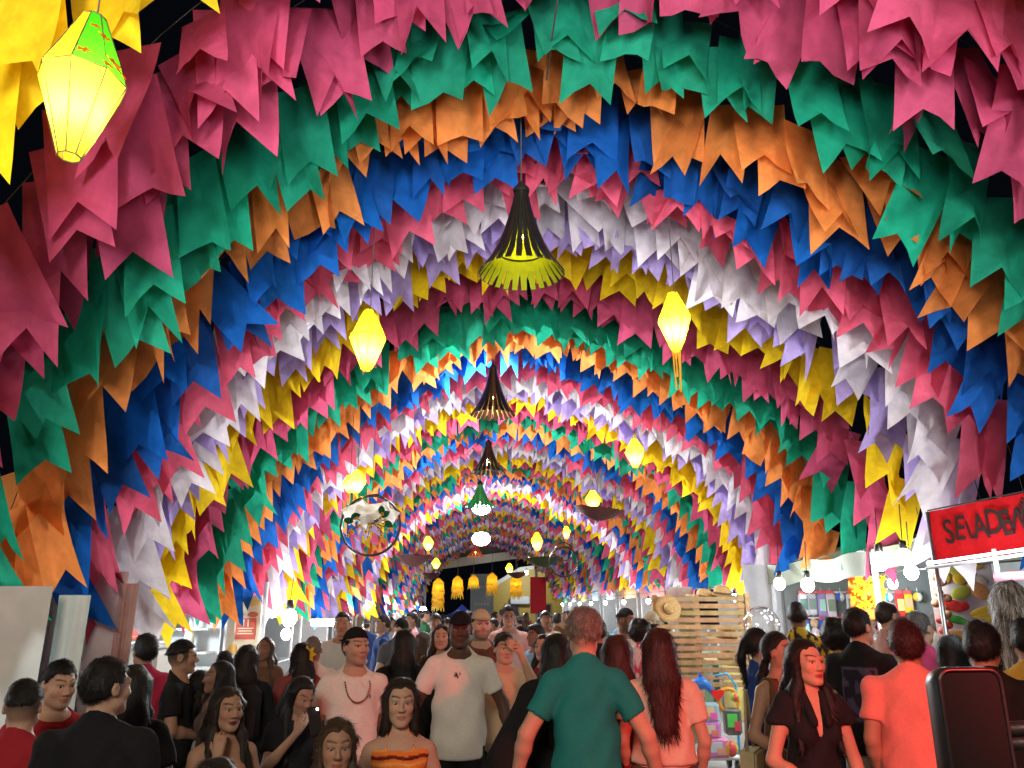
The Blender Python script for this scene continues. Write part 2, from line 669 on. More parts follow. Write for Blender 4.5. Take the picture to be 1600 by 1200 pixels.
# the two lit ones seen far down the middle of the tunnel, and one turned off over the street
p = at(752, 794, 17.6)
floodlight(p, p + Vector((0, -6, -2.5)), 1500, 'blazing white floodlight under the green slatted bell lamp on the ridge', size=.50)
p = at(752, 842, 26.0)
floodlight(p, p + Vector((0, -6, -1.6)), 1900, 'second blazing white floodlight, farther down the ridge over the crowd', size=.72)
p = at(768, 606, 11.4)
floodlight(p, p + Vector((0, -4, -3.2)), 500, 'white floodlight glaring behind the second bell lamp on the ridge', size=.22, wide=2.9)
p = at(762, 722, 14.9)  # extra floodlight added to brighten the middle of the tunnel
floodlight(p, p + Vector((0, -4, -2.6)), 500, 'added white floodlight half hidden behind the brown black bell lamp', size=.22, wide=2.9)
p = at(846, 285, 6.5)
floodlight(p, p + Vector((.2, 5, -2.2)), 0, 'floodlight with its black back to the street, beside the nearest bell lamp', False, size=.2)
# unseen lamps added: uplights that wash the flags, one weak fill for the crowd
floodlight((-1.9, -2.4, 2.7), (-1.5, 3.2, 6.9), 1800, 'added unseen uplight on the left of the street behind the viewpoint', size=.35, wide=R(86))
floodlight((2.9, -2.4, 2.7), (2.2, 3.2, 6.9), 1800, 'added unseen uplight on the right of the street behind the viewpoint', size=.35, wide=R(86))
floodlight((.5, -2.2, 2.6), (.5, 2.4, 7.0), 700, 'added unseen uplight in the middle of the street behind the viewpoint', size=.3, wide=R(90))
floodlight((-1.2, -3.5, 4.6), (.2, 5.0, 1.2), 950, 'weak street light over the middle behind the viewpoint', size=.3, wide=2.4)


def hang_cord(t, top, z0, parent_loc):
    MB().tube([(0, 0, z0), (0, 0, max(z0 + .1, top - parent_loc[2]))], .004, 5).build('cord', M['rope'], t, local=True)


def ridge_z(x):
    return arch((x - CX) / HALF)[1]


def bell_lamp(px, ytop, ybot, d, wpx, col, label, inner, nsl=24, bulb=True, lit=3.0, small=False):
    """flared bell of slats round a lit paper cone"""
    a, b = at(px, ytop, d), at(px, ybot, d)
    h = a.z - b.z
    rb = wpx / 2 * d / F_PX * 1.03
    rt = rb * .13
    base = Vector((b.x, d, b.z))
    t = empty('bell_lamp', base, label, 'bell lamp', 'slatted bell lamps under the ridge')
    prof = lambda v: rt + (rb - rt) * (.36 * v + .40 * v ** 1.6 + .24 * v ** 5)      # v 0 top .. 1 bottom

    slat_mat = M['plastic']
    n = 6
    w0, w1 = 2 * PI * rt / nsl * .8, 2 * PI * rb / nsl * .68
    m = MB()
    for i in range(n + 1):
        v = i / n
        r_, z = prof(v), h * (1 - v)
        w = w0 + (w1 - w0) * v
        if i == n: w *= .85
        th = .010 * rb / .3
        m.v += [(r_, -w / 2, z), (r_ + th, -w / 2, z), (r_ + th, w / 2, z), (r_, w / 2, z)]
    for i in range(n):
        for j in range(4):
            m.f.append((i * 4 + j, i * 4 + (j + 1) % 4, i * 4 + 4 + (j + 1) % 4, i * 4 + 4 + j))
    m.f += [(3, 2, 1, 0), (n * 4, n * 4 + 1, n * 4 + 2, n * 4 + 3)]
    me = m.mesh('slat', slat_mat)
    for k_ in range(nsl):
        link('slat', me, t, rot=(0, 0, 2 * PI * k_ / nsl), color=col)
    c = MB().lathe([(rt * 1.5, h - .01), (rt * 1.6, h + .02 * rb / .3), (rt * .8, h + .06 * rb / .3), (.004, h + .09 * rb / .3)], 12)
    c.build('cap', M['black'], t, True, local=True)
    rg = MB()
    for v in (.45, .72):
        r_ = prof(v) - .004
        rg.tube([(math.cos(g) * r_, math.sin(g) * r_, h * (1 - v)) for g in np.linspace(0, 2 * PI, 25)[:-1]], .006, 5, closed=True)
    rg.build('hoop', M['black'], t, local=True)
    if inner:
        m = MB()
        for i in range(n + 1):
            v = i / n
            r_, z = prof(v) - .004, h * (1 - v)
            w = (w0 + (w1 - w0) * v) * (1.18 if i < n else .8)
            m.v += [(r_, -w / 2, z), (r_, w / 2, z)]
        m.f = [(2 * i, 2 * i + 1, 2 * i + 3, 2 * i + 2) for i in range(n)]
        lm = m.mesh('slat_lining', M['tissue'])
        for o in [c_ for c_ in t.children if c_.name.startswith('slat')]:
            link('slat_lining', lm, o, color=inner)
    if bulb:
        MB().ball((0, -prof(.68) * .96, h * .30), rb * .075, 10, 8).build('bulb', M['amber_hot'], t, True, local=True)
        lamp('bell_lamp_light', (0, 0, h * .34), lit, (1.0, .85, .25), rb * .1, t)
    MB().tube([(0, 0, h), (0, 0, max(h + .08, ridge_z(base.x) - base.z))], .005, 5).build('cord', M['rope'], t, local=True)
    return t


BK = (.012, .010, .009)
bell_lamp(815, 300, 428, 5.5, 138, BK, 'large black slatted bell lamp with lime yellow lining, nearest one under the ridge', (.42, .46, .02), 26, lit=5)
bell_lamp(770, 577, 649, 10.6, 69, BK, 'second black slatted bell lamp from the front, with a rosy lining', (.30, .16, .08), 22, lit=3)
bell_lamp(763, 694, 739, 14.2, 52, (.02, .013, .008), 'brown black slatted bell lamp with a clear amber bulb, third from the front', None, 20, lit=8)
bell_lamp(750, 757, 792, 16.9, 44, (.03, .30, .07), 'green slatted bell lamp just above the white floodlight', None, 18, bulb=False)
bell_lamp(743, 850, 870, 27.5, 26, (.30, .04, .03), 'small dark red bell lamp far down the ridge between the floodlights', (.8, .25, .08), 14, lit=8)


def lantern(px, ytop, ybot, d, wpx, label, energy, tassel=0.0, green=False, sides=8, top=None):
    a, b = at(px, ytop, d), at(px, ybot, d)
    h = a.z - b.z
    r_ = wpx / 2 * d / F_PX
    base = Vector((b.x, d, b.z))
    t = empty('paper_lantern', base, label, 'lantern', 'yellow paper lanterns under the flags')
    lev = [(.27, 0.0), (1.0, .53), (.28, 1.0)]
    mk = []
    for lo_, hi_ in ((0, 1), (1, 2)):
        (r0, z0), (r1, z1) = lev[lo_], lev[hi_]
        m = MB()
        g = PI / sides

        def fn(u, v):
            q = r0 + (r1 - r0) * v
            y = (u * 2 - 1) * math.tan(g) * q * r_ * math.cos(g)
            return Vector((q * r_ * math.cos(g) - .004 * math.sin(3 * u + 5 * v), y, h * (z0 + (z1 - z0) * v)))
        m.sheet(fn, 2, 3)
        mk.append(m.mesh('panel', M['lantern'], True))
    for k_ in range(sides):
        ang = 2 * PI * (k_ + .5) / sides + .2
        for q, me in enumerate(mk):
            c = (.95, .72, .03) if q == 1 else (.95, .76, .07)  # lower panels paler: the bulb's glow put into the paper colour
            if green and q == 1:
                # camera sees towards -y: right hand panels are the printed green ones
                if math.sin(ang) < .35 and math.cos(ang) > .05: c = (.04, .50, .02)
            link('panel', me, t, rot=(0, 0, ang), color=c)
    f = MB()
    tr = max(.004, r_ * .016)
    for k_ in range(sides):
        ang = 2 * PI * k_ / sides + .2
        f.tube([(math.cos(ang) * q * r_, math.sin(ang) * q * r_, h * z) for q, z in lev], tr, 5)
    for q, z in lev:
        f.tube([(math.cos(2 * PI * k_ / sides + .2) * q * r_, math.sin(2 * PI * k_ / sides + .2) * q * r_, h * z) for k_ in range(sides)], tr, 5, closed=True)
    f.build('wire_frame', simple_wire, t, local=True)
    if green:
        # red paper flowers glued on the green panels
        for ang, v, s_ in ((-.55, .80, .034), (-.35, .62, .050), (-.15, .58, .046), (-1.15, .60, .036), (-.55, .56, .03), (-.95, .86, .024)):
            q = (1.0 + (.28 - 1.0) * (v - .53) / .47) * r_ * 1.02
            c = Vector((math.cos(ang) * q, math.sin(ang) * q, h * v))
            nn = Vector((math.cos(ang), math.sin(ang), .75)).normalized()
            ux = Vector((-math.sin(ang), math.cos(ang), 0))
            uz = nn.cross(ux)
            poly = []
            for i in range(20):
                rr = s_ * (.62 + .38 * math.cos(5 * 2 * PI * i / 20))
                poly.append((rr * math.cos(2 * PI * i / 20), rr * math.sin(2 * PI * i / 20)))
            MB().prism(poly, c, ux, uz, .004).build('paper_flower', M['tissue'], t, color=(.85, .16, .02), local=True)
    if tassel > 0:
        ts = MB()
        tl = tassel * d / F_PX
        for k_ in range(7):
            ang = 2 * PI * k_ / 7
            c = Vector((math.cos(ang) * r_ * .22, math.sin(ang) * r_ * .22, 0))
            e_ = Vector((math.cos(ang) * r_ * .14, math.sin(ang) * r_ * .14, -tl * (.8 + .2 * math.sin(k_ * 2.3))))
            ts.tube([c, (c + e_) / 2 + Vector((.01 * math.sin(k_), 0, 0)), e_], r_ * .04, 4)
        ts.build('tassel', M['tissue'], t, color=(.95, .55, .05), local=True)
    MB().lathe([(.010, h * .30), (r_ * .13, h * .26), (r_ * .16, h * .20), (r_ * .10, h * .13), (.005, h * .11)], 10).build('bulb', M['amber'], t, True, local=True)
    lamp('lantern_light', (0, 0, h * .30), energy, (1.0, .80, .22), r_ * .2, t)
    z1 = top if top else ridge_z(base.x) - base.z
    MB().tube([(0, 0, h), (.01, 0, h + .05), (0, 0, max(z1, h + .12))], max(.004, r_ * .02), 5).build('cord', M['rope'], t, local=True)
    return t


simple_wire = simple('dark_wire', (.10, .07, .02), .6)
lantern(108, 28, 245, 3.15, 143, 'big yellow paper lantern with a green flowered side, at the near left corner', 36, green=True)
lantern(572, 485, 579, 6.2, 60, 'yellow octagonal paper lantern with a patterned top, left of the nearest bell lamp', 40)
lantern(1057, 458, 549, 6.2, 58, 'yellow paper lantern with a long striped tassel, right of the ridge', 52, tassel=72)
lantern(993, 686, 731, 11.0, 33, 'glowing white yellow lantern with no tassel, halfway down the right side', 55)
lantern(556, 735, 771, 9.8, 30, 'front one of two tasselled lanterns above the flower hoop', 55, tassel=40)
lantern(545, 742, 770, 10.4, 22, 'slimmer lantern hanging close behind another above the flower hoop', 25, tassel=20)
lantern(927, 767, 797, 14.0, 26, 'lantern standing in the brown upturned umbrella on the right', 60)
lantern(839, 832, 861, 19, 19, 'small yellow lantern above the green upturned umbrella', 60, tassel=8)
lantern(669, 838, 860, 19, 17, 'small yellow lantern right beside the brown umbrella on the left', 60, tassel=10)
lantern(681, 872, 889, 30.0, 13, 'tiny yellow lantern over the small brown umbrella on the left', 60)
lantern(796, 880, 897, 30.5, 12, 'tiny yellow lantern over the small brown umbrella on the right', 60)
lantern(885, 822, 842, 17, 13, 'small orange lantern with a tassel by the far right hoop', 30, tassel=16)
lantern(744, 856, 868, 33.0, 13, 'tiny orange lantern hanging in front of the farthest ridge', 60)


def umbrella(px, py, d, wpx, hpx, col, label, tilt=0.0, handle=1):
    c = at(px, py, d)
    r_ = wpx / 2 * d / F_PX
    h = hpx * d / F_PX
    t = empty('upturned_umbrella', c, label, 'umbrella', 'upturned umbrellas hung from the ridge')
    t.rotation_euler = (R(5), tilt, .3)
    n = 8
    m = MB()

    def fn(u, v):
        ang = (u - .5) * 2 * PI / n
        q = v * (1 - .07 * v * (1 - (2 * u - 1) ** 2))
        z = h * (v ** 1.7) - .05 * h * math.cos((2 * u - 1) * PI / 2) * v
        return Vector((math.cos(ang) * q * r_, math.sin(ang) * q * r_, z))
    m.sheet(fn, 4, 5)
    me = m.mesh('panel', M['fabric'], True)
    for k_ in range(n):
        jit = 1 + .15 * math.sin(k_ * 2.1)
        link('panel', me, t, rot=(0, 0, 2 * PI * k_ / n), color=tuple(x * jit * .6 for x in col))
    rb = MB()
    for k_ in range(n):
        ang = 2 * PI * (k_ + .5) / n
        rb.tube([(math.cos(ang) * r_ * v, math.sin(ang) * r_ * v, h * v ** 1.7 + .006) for v in (0, .3, .6, .85, 1.02)], max(.004, r_ * .012), 4)
    rb.build('rib', M['black'], t, local=True)
    sh = [(0, 0, -.06), (0, 0, h * handle * 1.5)]
    if handle > 1:
        z = sh[1][2]
        sh += [(.03 * r_, 0, z + .08), (.09 * r_, 0, z + .11), (.15 * r_, 0, z + .07), (.16 * r_, 0, z)]
    MB().tube(sh, max(.006, r_ * .018), 6).build('shaft', M['black'], t, True, local=True)
    for sx in (-1, 1):
        pass
    MB().tube([(0, 0, sh[1][2]), (0, 0, max(.3, ridge_z(c.x) - c.z))], .004, 4).build('cord', M['rope'], t, local=True)
    return t


BR = (.13, .045, .04)
umbrella(933, 814, 14.1, 80, 20, BR, 'wide dark brown upturned umbrella with a lantern in it, on the right', .10)
umbrella(645, 886, 16.0, 60, 19, (.17, .07, .07), 'dull mauve brown upturned umbrella on the left below the flower hoop', .02, 2.6)
umbrella(850, 886, 17.0, 62, 15, (.05, .07, .03), 'dark green upturned umbrella right of the street middle', -.06)
umbrella(673, 906, 27.0, 29, 10, BR, 'small brown upturned umbrella beside a dark post on the left', 0, 2.2)
umbrella(808, 904, 27.0, 33, 9, BR, 'small brown upturned umbrella with its hooked handle up, on the right', -.05, 2.6)


# flower hoop and the ring hoop
def hoop(px, py, d, rpx, label, flowers=True, tube=.016):
    c = at(px, py, d)
    r_ = rpx * d / F_PX
    t = empty('hanging_hoop', c, label, 'hoop', 'decorated hoops hung from the flags')
    MB().tube([(math.cos(g) * r_, .01 * math.sin(3 * g), math.sin(g) * r_) for g in np.linspace(0, 2 * PI, 41)[:-1]], tube, 7, closed=True).build('ring', M['black'], t, True, local=True)
    MB().tube([(math.cos(1.0 + i * .05) * r_ * (1.05 - .008 * abs(i - 8)), -.03, math.sin(1.0 + i * .05) * r_ * (1.05 - .008 * abs(i - 8))) for i in range(20)], tube * .7, 5).build('vine', M['black'], t, True, local=True)
    MB().tube([(0, 0, r_), (0, 0, max(r_ + .3, ridge_z(c.x) - c.z))], .004, 4).build('cord', M['rope'], t, local=True)
    if not flowers:
        MB().tube([(math.cos(g) * r_ * .62, .0, math.sin(g) * r_ * .62 + r_ * .7) for g in np.linspace(0, 2 * PI, 31)[:-1]], tube * .8, 6, closed=True).build('ring', M['black'], t, True, local=True)
        return t
    rr = random.Random(5)
    # white paper bows at the top
    for x, z, a, s_ in ((-.50, .42, .5, .30), (-.20, .36, -.3, .26), (.25, .44, .2, .32), (.55, .34, -.5, .28), (-.05, .15, .9, .22)):
        m = MB()
        ph = rr.uniform(0, 6)

        def fn(u, v):
            xx, zz = (u - .5) * 1.6 * s_ * r_ * 1.6, (v - .5) * s_ * r_ * 2
            yy = .05 * math.sin(5 * u + ph) + .03 * math.cos(7 * v + ph)
            ca, sa = math.cos(a), math.sin(a)
            return Vector((x * r_ + xx * ca - zz * sa, yy - .04, z * r_ + xx * sa + zz * ca))
        m.sheet(fn, 5, 4)
        m.build('white_paper', M['flag'], t, True, color=(.76, .74, .68), local=True)
    for x, z, a in ((-.50, .30, .4), (-.68, .18, 2.9), (.50, .34, .6), (.62, .22, -.6), (.40, .40, 1.8)):
        m = MB()

        def fn(u, v):
            w = math.sin(PI * min(1, v * 1.02)) ** .7 * .115 * r_
            xx, zz = v * .36 * r_, (u - .5) * 2 * w
            return Vector((x * r_ - .16 * r_ * math.cos(a) + xx * math.cos(a) - zz * math.sin(a), -.10 - .03 * math.sin(PI * v), z * r_ - .1 * r_ + xx * math.sin(a) + zz * math.cos(a)))
        m.sheet(fn, 3, 6)
        m.build('leaf', M['flag'], t, True, color=(.012, .07, .035), local=True)
    st = MB()
    for x, z in ((-.45, .2), (-.6, -.2), (-.68, -.38), (-.55, -.27), (-.32, -.05), (-.1, -.25), (-.02, -.42), (.0, .02), (.08, -.08), (.02, -.12), (.22, -.03),
                 (.32, -.22), (.42, -.12), (.48, .02), (.42, .34), (.36, .2), (.52, .16), (.44, -.36), (.62, -.24)):
        m = MB()
        s_ = rr.uniform(.055, .078) * r_ * 1.1
        poly = []
        for i in range(20):
            q = s_ * (.72 + .28 * math.cos(5 * 2 * PI * i / 20 + x * 9))
            poly.append((q * math.cos(2 * PI * i / 20), q * math.sin(2 * PI * i / 20)))
        m.prism(poly, (x * r_, -.12, z * r_), (1, 0, .1), (0, .2, 1), .012)
        fo = m.build('flower', M['tissue'], t, color=(.88, .62, .04), local=True)
        cm = MB().ball((x * r_, -.145, z * r_), s_ * .34, 7, 5)
        e_ = cm.build('flower_eye', M['paint'], fo, True, color=(.18, .08, .01), local=True)
        st.tube([(x * r_, -.10, z * r_), (x * r_ * .8, -.06, z * r_ * .5 + .06 * r_), (0, -.02, .1 * r_)], .006, 4)
    st.build('stem', M['rope'], t, local=True)
    return t


hoop(579, 821, 9.6, 45, 'black hoop with white paper bows, dark leaves and little yellow flowers, on the left')
hoop(881, 878, 15.5, 22, 'pair of thin joined rings hung on the right above the green umbrella', False, .014)


# fringed paper lanterns in a row across the far end
def fringe_lantern(px, py, wpx, tiers, d, label):
    c = at(px, py, d)
    r_ = wpx / 2 * d / F_PX
    t = empty('fringed_lantern', c, label, 'fringed lantern', 'fringed paper lanterns across the far end')
    z = 0
    top = MB().lathe([(r_ * .2, .9 * r_), (r_ * .75, .35 * r_), (r_ * .95, .05 * r_)], 12)
    top.build('top_cone', M['shade_lit'], t, True, color=(.92, .66, .10), local=True)
    for k_ in range(tiers):
        zz = -k_ * 1.35 * r_
        MB().lathe([(r_ * .9, zz), (r_ * .95, zz - .55 * r_), (r_ * .9, zz - 1.1 * r_)], 12).build('paper_drum', M['shade_lit'], t, True, color=(.93, .62, .10), local=True)
        fr = MB()
        for i in range(18):
            ang = 2 * PI * i / 18
            ln = r_ * (.75 + .3 * math.sin(i * 2.7))
            cc = Vector((math.cos(ang) * r_ * .98, math.sin(ang) * r_ * .98, zz - .75 * r_))
            dd = Vector((math.cos(ang) * r_ * .12, math.sin(ang) * r_ * .12, -ln))
            ux = Vector((-math.sin(ang), math.cos(ang), 0)) * r_ * .14
            fr.add([cc - ux, cc + ux, cc + dd + ux * .7, cc + dd - ux * .7], [(0, 1, 2, 3)])
        fr.build('fringe', M['shade_lit'], t, color=(.93, .66, .08), local=True)
    lamp('fringed_lantern_light', (0, 0, -r_ * .7), 150, AMBER, r_ * .2, t)
    MB().ball((0, 0, -r_ * .7), r_ * .3, 8, 6).build('bulb', M['amber'], t, True, local=True)
    MB().tube([(0, 0, .9 * r_), (0, 0, 1.9)], .01, 4).build('cord', M['rope'], t, local=True)


for i, (px, py, w, n, lb) in enumerate(((685, 912, 18, 3, 'leftmost three-tiered fringed yellow lantern across the far end'),
                                       (715, 908, 17, 2, 'two-tiered fringed yellow lantern against the dark, second from the left'),
                                       (740, 906, 16, 1, 'single-tiered fringed yellow lantern in the middle of the far row'),
                                       (769, 903, 17, 2, 'two-tiered fringed yellow lantern in front of the sloping white parapet'),
                                       (806, 907, 18, 2, 'rightmost two-tiered fringed yellow lantern, before the yellow wall'))):
    fringe_lantern(px, py, w, n, 37 + i * .3, lb)

# ------------------------------------------------------------------ stalls along the street
def at_x(px, py, x):
    v = ray(px, py)
    return CAM + v * ((x - CAM.x) / v.x)


def cloth_panel(p0, p1, z0, z1, col, label, cat, name, waves=9, amp=.03, mat=None, grp=None, droop=.0):
    """hanging cloth between two ground points, pleated"""
    p0, p1 = Vector(p0), Vector(p1)
    dx = (p1 - p0)
    nn = Vector((-dx.y, dx.x, 0)).normalized()
    rr = random.Random(len(label))
    ph = [rr.uniform(0, 6.28) for _ in range(4)]

    def fn(u, v):
        w = amp * (.35 + .65 * (1 - v)) * (math.sin(u * waves * 2 * PI + ph[0] + .8 * v) * .6 + math.sin(u * waves * 3.7 + ph[1] + 2 * v) * .5 + .5 * math.sin(v * 9 + u * 5 + ph[2]))
        return p0 + dx * u + nn * w + Vector((0, 0, z0 + (z1 - z0) * v - droop * math.sin(PI * u) * v))
    m = MB().sheet(fn, 48, 14)
    o = m.build(name, mat or M['tarp'], smooth=True, color=col, origin=(p0.x, p0.y, 0))
    return tag(o, label, cat, grp)


def bulb_at(p, label, r=.05, energy=40, grp='bare white bulbs of the stalls', cord=.35):
    t = empty('led_bulb', p, label, 'light bulb', grp)
    MB().ball((0, 0, 0), (r, r, r * 1.15), 14, 10).build('glass_globe', M['bulb'], t, True, local=True)
    MB().lathe([(.002, r * 2.3), (r * .45, r * 2.2), (r * .5, r * 1.0), (r * .3, r * .95)], 10).build('socket', M['black'], t, True, local=True)
    MB().tube([(0, 0, r * 2.2), (.02, 0, r * 2.2 + cord)], .006, 5).build('cord', M['rope'], t, local=True)
    lamp('bulb_light', (0, 0, -r * 1.8), energy, COOL, r * .7, t)
    return t


# --- left side: white tent wall, plastic sheet, pink drapes
cloth_panel((-5.2, 5.25, 0), (-2.62, 5.02, 0), .02, 1.98, (.62, .68, .66), 'plain pale tent wall at the left edge behind the people in red', 'tent wall', 'tent_wall', 1.2, .02)
cloth_panel((-2.72, 5.30, 0), (-2.50, 5.28, 0), .3, 1.93, (.66, .72, .73), 'narrow glossy white plastic sheet beside the pale tent wall', 'plastic sheet', 'plastic_sheet', 2.2, .03, M['plastic'])
cloth_panel((-3.62, 7.0, 0), (-2.98, 6.9, 0), .02, 2.15, (.64, .52, .53), 'broad dusty pink cloth wall between tent wall and food stall', 'drape', 'cloth_wall', 2.5, .03)
cloth_panel((-3.02, 6.86, 0), (-2.88, 6.9, 0), .5, 2.05, (.50, .30, .27), 'narrow gathered brown pink curtain tied at the edge of the food stall', 'drape', 'curtain', 3, .035)
sb = MB().box((-4.4, 6.6, 1.0), (1.3, .9, 2.0), bev=.03)
tag(sb.build('equipment_crate', M['black']), 'dark equipment crate in the gap beside the dusty pink cloth', 'crate')

bulb_at(Vector((-3.75, 4.35, 2.0)), 'added bare bulb in front of the pale tent wall, beyond the left edge of the picture', .06, 24)  # added out of view to brighten the tent wall
bulb_at(Vector((-3.95, 6.15, 2.0)), 'added unseen bulb between the pale tent wall and the dusty pink cloth', .06, 40)  # added behind the tent wall to brighten the pink cloth

# --- left food stall
FS = empty('food_stall', (-3.5, 9.5, 0), 'brightly lit white food stall with shelves and red round sign, left side', 'stall')
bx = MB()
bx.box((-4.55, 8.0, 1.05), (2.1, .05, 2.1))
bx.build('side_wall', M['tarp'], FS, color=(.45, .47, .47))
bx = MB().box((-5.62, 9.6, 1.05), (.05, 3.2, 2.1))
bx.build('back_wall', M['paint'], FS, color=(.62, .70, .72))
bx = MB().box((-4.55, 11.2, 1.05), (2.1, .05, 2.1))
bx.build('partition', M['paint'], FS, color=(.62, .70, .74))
MB().box((-3.62, 9.6, .55), (.5, 3.0, 1.1), bev=.01).build('counter', M['plastic'], FS, color=(.68, .70, .66))
MB().box((-4.6, 9.6, 2.14), (2.3, 3.3, .05)).build('roof', M['tarp'], FS, color=(.60, .62, .60))
for z, x in ((1.98, -3.43), (1.80, -3.45)):
    MB().tube([(x, 7.95, z), (x, 11.25, z)], .022, 8).build('rail', M['white_metal'], FS, True)
for y in (7.98, 11.24):
    MB().tube([(-3.44, y, 0), (-3.44, y, 2.14)], .022, 8).build('post', M['white_metal'], FS, True)
for z in (.95, 1.28, 1.58):
    MB().box((-4.3, 11.0, z), (1.5, .34, .025)).build('shelf', M['plastic'], FS, color=(.75, .77, .74))
MB().tube([(-4.95, 11.14, 1.60), (-4.95, 11.08, 1.60)], .01, 6).build('hook', M['white_metal'], FS)
rs = empty('round_sign', (-4.45, 10.76, 1.69), 'dark red round sign leaning on the shelf in the food stall', 'sign')
MB().lathe([(.004, .012), (.24, .012), (.25, 0), (.24, -.012), (.004, -.012)], 28, (0, 0, 0), rot=Euler((PI / 2, 0, 0)).to_matrix()).build('disc', M['paint'], rs, color=(.22, .03, .02), local=True)
MB().tube([(math.cos(g) * .2, -.016, math.sin(g) * .2) for g in np.linspace(0, 2 * PI, 25)[:-1]], .006, 5, closed=True).build('rim', M['paint'], rs, color=(.5, .16, .05), local=True)


def cup(p, r, h, col, label, name='cup', cat='cup', grp='goods on the food stall', stripe=None):
    t = empty(name, p, label, cat, grp)
    MB().lathe([(.003, 0), (r * .8, 0), (r, h * .98), (r * .94, h), (r * .9, h * .96), (r * .75, .02), (.002, .02)], 14).build('body', M['plastic'], t, True, color=col, local=True)
    MB().lathe([(r * 1.0, h * .62), (r * .985, h * .62 + .001), (r * .93, h * .34), (r * .9, h * .34)], 14).build('band', M['paint'], t, True, color=stripe or tuple(c * .5 for c in col), local=True)
    return t


def bottle(p, r, h, col, label, grp='goods on the food stall', capc=(.7, .05, .04)):
    t = empty('bottle', p, label, 'bottle', grp)
    MB().lathe([(.003, 0), (r, .005), (r, h * .6), (r * .85, h * .7), (r * .32, h * .84), (r * .32, h * .93)], 12).build('body', M['plastic'], t, True, color=col, local=True)
    MB().lathe([(r * .38, h * .92), (r * .38, h), (.002, h)], 10).build('cap', M['plastic'], t, True, color=capc, local=True)
    MB().lathe([(r * 1.02, h * .22), (r * 1.03, h * .23), (r * 1.03, h * .48), (r * 1.02, h * .49)], 12).build('label', M['paint'], t, True, color=(.75, .72, .6), local=True)


cup((-4.12, 10.9, 1.595), .15, .40, (.72, .03, .03), 'big bright red tub with white rim on the top shelf of the food stall', 'tub', 'tub', stripe=(.75, .2, .15))
bottle((-3.82, 10.95, 1.295), .065, .42, (.78, .80, .84), 'white sauce bottle, right end of the middle shelf', capc=(.4, .35, .7))
bottle((-4.75, 10.95, 1.295), .05, .30, (.75, .55, .08), 'yellow sauce bottle, left end of the middle shelf')
bottle((-4.32, 10.95, 1.295), .05, .27, (.70, .06, .04), 'red sauce bottle in the middle of the middle shelf')
cup((-4.7, 10.9, 1.595), .10, .2, (.76, .74, .6), 'cream pot at the left end of the top shelf', 'pot', 'pot')
bx = empty('white_cooler', (-3.62, 9.2, 1.10), 'white cooler box standing on the food stall counter', 'cooler')
MB().box((0, 0, .16), (.42, .7, .32), bev=.03).build('tub', M['plastic'], bx, color=(.72, .72, .66), local=True)
MB().box((0, 0, .355), (.45, .73, .06), bev=.02).build('lid', M['plastic'], bx, color=(.66, .70, .74), local=True)
cl = cloth_panel((-3.34, 8.1, 0), (-3.34, 9.5, 0), .25, 1.10, (.06, .13, .26), 'blue cloth draped on the front of the food stall counter', 'cloth', 'counter_cloth', 4, .02)

tl = empty('tube_light', (-4.4, 9.7, 2.05), 'white tube light under the roof of the left food stall', 'tube light')
MB().tube([(0, -.6, 0), (0, .6, 0)], .02, 8).build('tube', M['bulb'], tl, True, local=True)
MB().box((0, 0, .045), (.06, 1.3, .04), bev=.01).build('batten', M['white_metal'], tl, local=True)
lamp('tube_glow', (0, 0, -.12), 110, COOL, .15, tl)
# menu poster
MP = empty('menu_poster', (-3.45, 11.32, 1.6), 'yellow white menu poster with red price box at the far end of the food stall', 'poster')
pw = at(405, 1000, 11.32).x - at(355, 1000, 11.32).x
x0 = at(355, 990, 11.32).x
z0, z1 = at(380, 1048, 11.32).z, at(380, 930, 11.32).z
MB().box((x0 + pw / 2, 11.34, (z0 + z1) / 2), (pw, .015, z1 - z0)).build('sheet', M['paint'], MP, color=(.68, .60, .42))
for i, (u, v, w, h, c) in enumerate(((.5, .90, .9, .10, (.70, .50, .06)), (.25, .74, .4, .06, (.45, .22, .06)), (.75, .74, .35, .07, (.55, .12, .05)), (.2, .28, .3, .14, (.62, .35, .08)),
                                  (.75, .16, .4, .14, (.75, .55, .04)), (.3, .12, .35, .08, (.5, .08, .03)), (.78, .30, .3, .06, (.45, .25, .10)))):
    MB().ball((x0 + pw * u, 11.33, z0 + (z1 - z0) * v), (pw * w / 2, .008, (z1 - z0) * h / 2), 14, 8).build('food_print', M['paint'], MP, True, color=c)
MB().box((x0 + pw * .56, 11.325, z0 + (z1 - z0) * .55), (pw * .62, .012, (z1 - z0) * .28)).build('price_box', M['paint'], MP, color=(.55, .07, .04))


def text(body, size, parent, col, loc, rot, ext=.004, name='lettering', bold=.0, shear=0.0, mat=None):
    c = bpy.data.curves.new(name, 'FONT')
    c.body = body
    c.size = size
    c.extrude = ext
    c.offset = bold
    c.shear = shear
    c.align_x, c.align_y = 'CENTER', 'CENTER'
    o = bpy.data.objects.new(name, c)
    COL.objects.link(o)
    dg = bpy.context.evaluated_depsgraph_get()
    me = bpy.data.meshes.new_from_object(o.evaluated_get(dg))
    bpy.data.objects.remove(o)
    bpy.data.curves.remove(c)
    me.materials.clear()
    me.materials.append(mat or M['paint'])
    return link(name, me, parent, loc, rot, col)


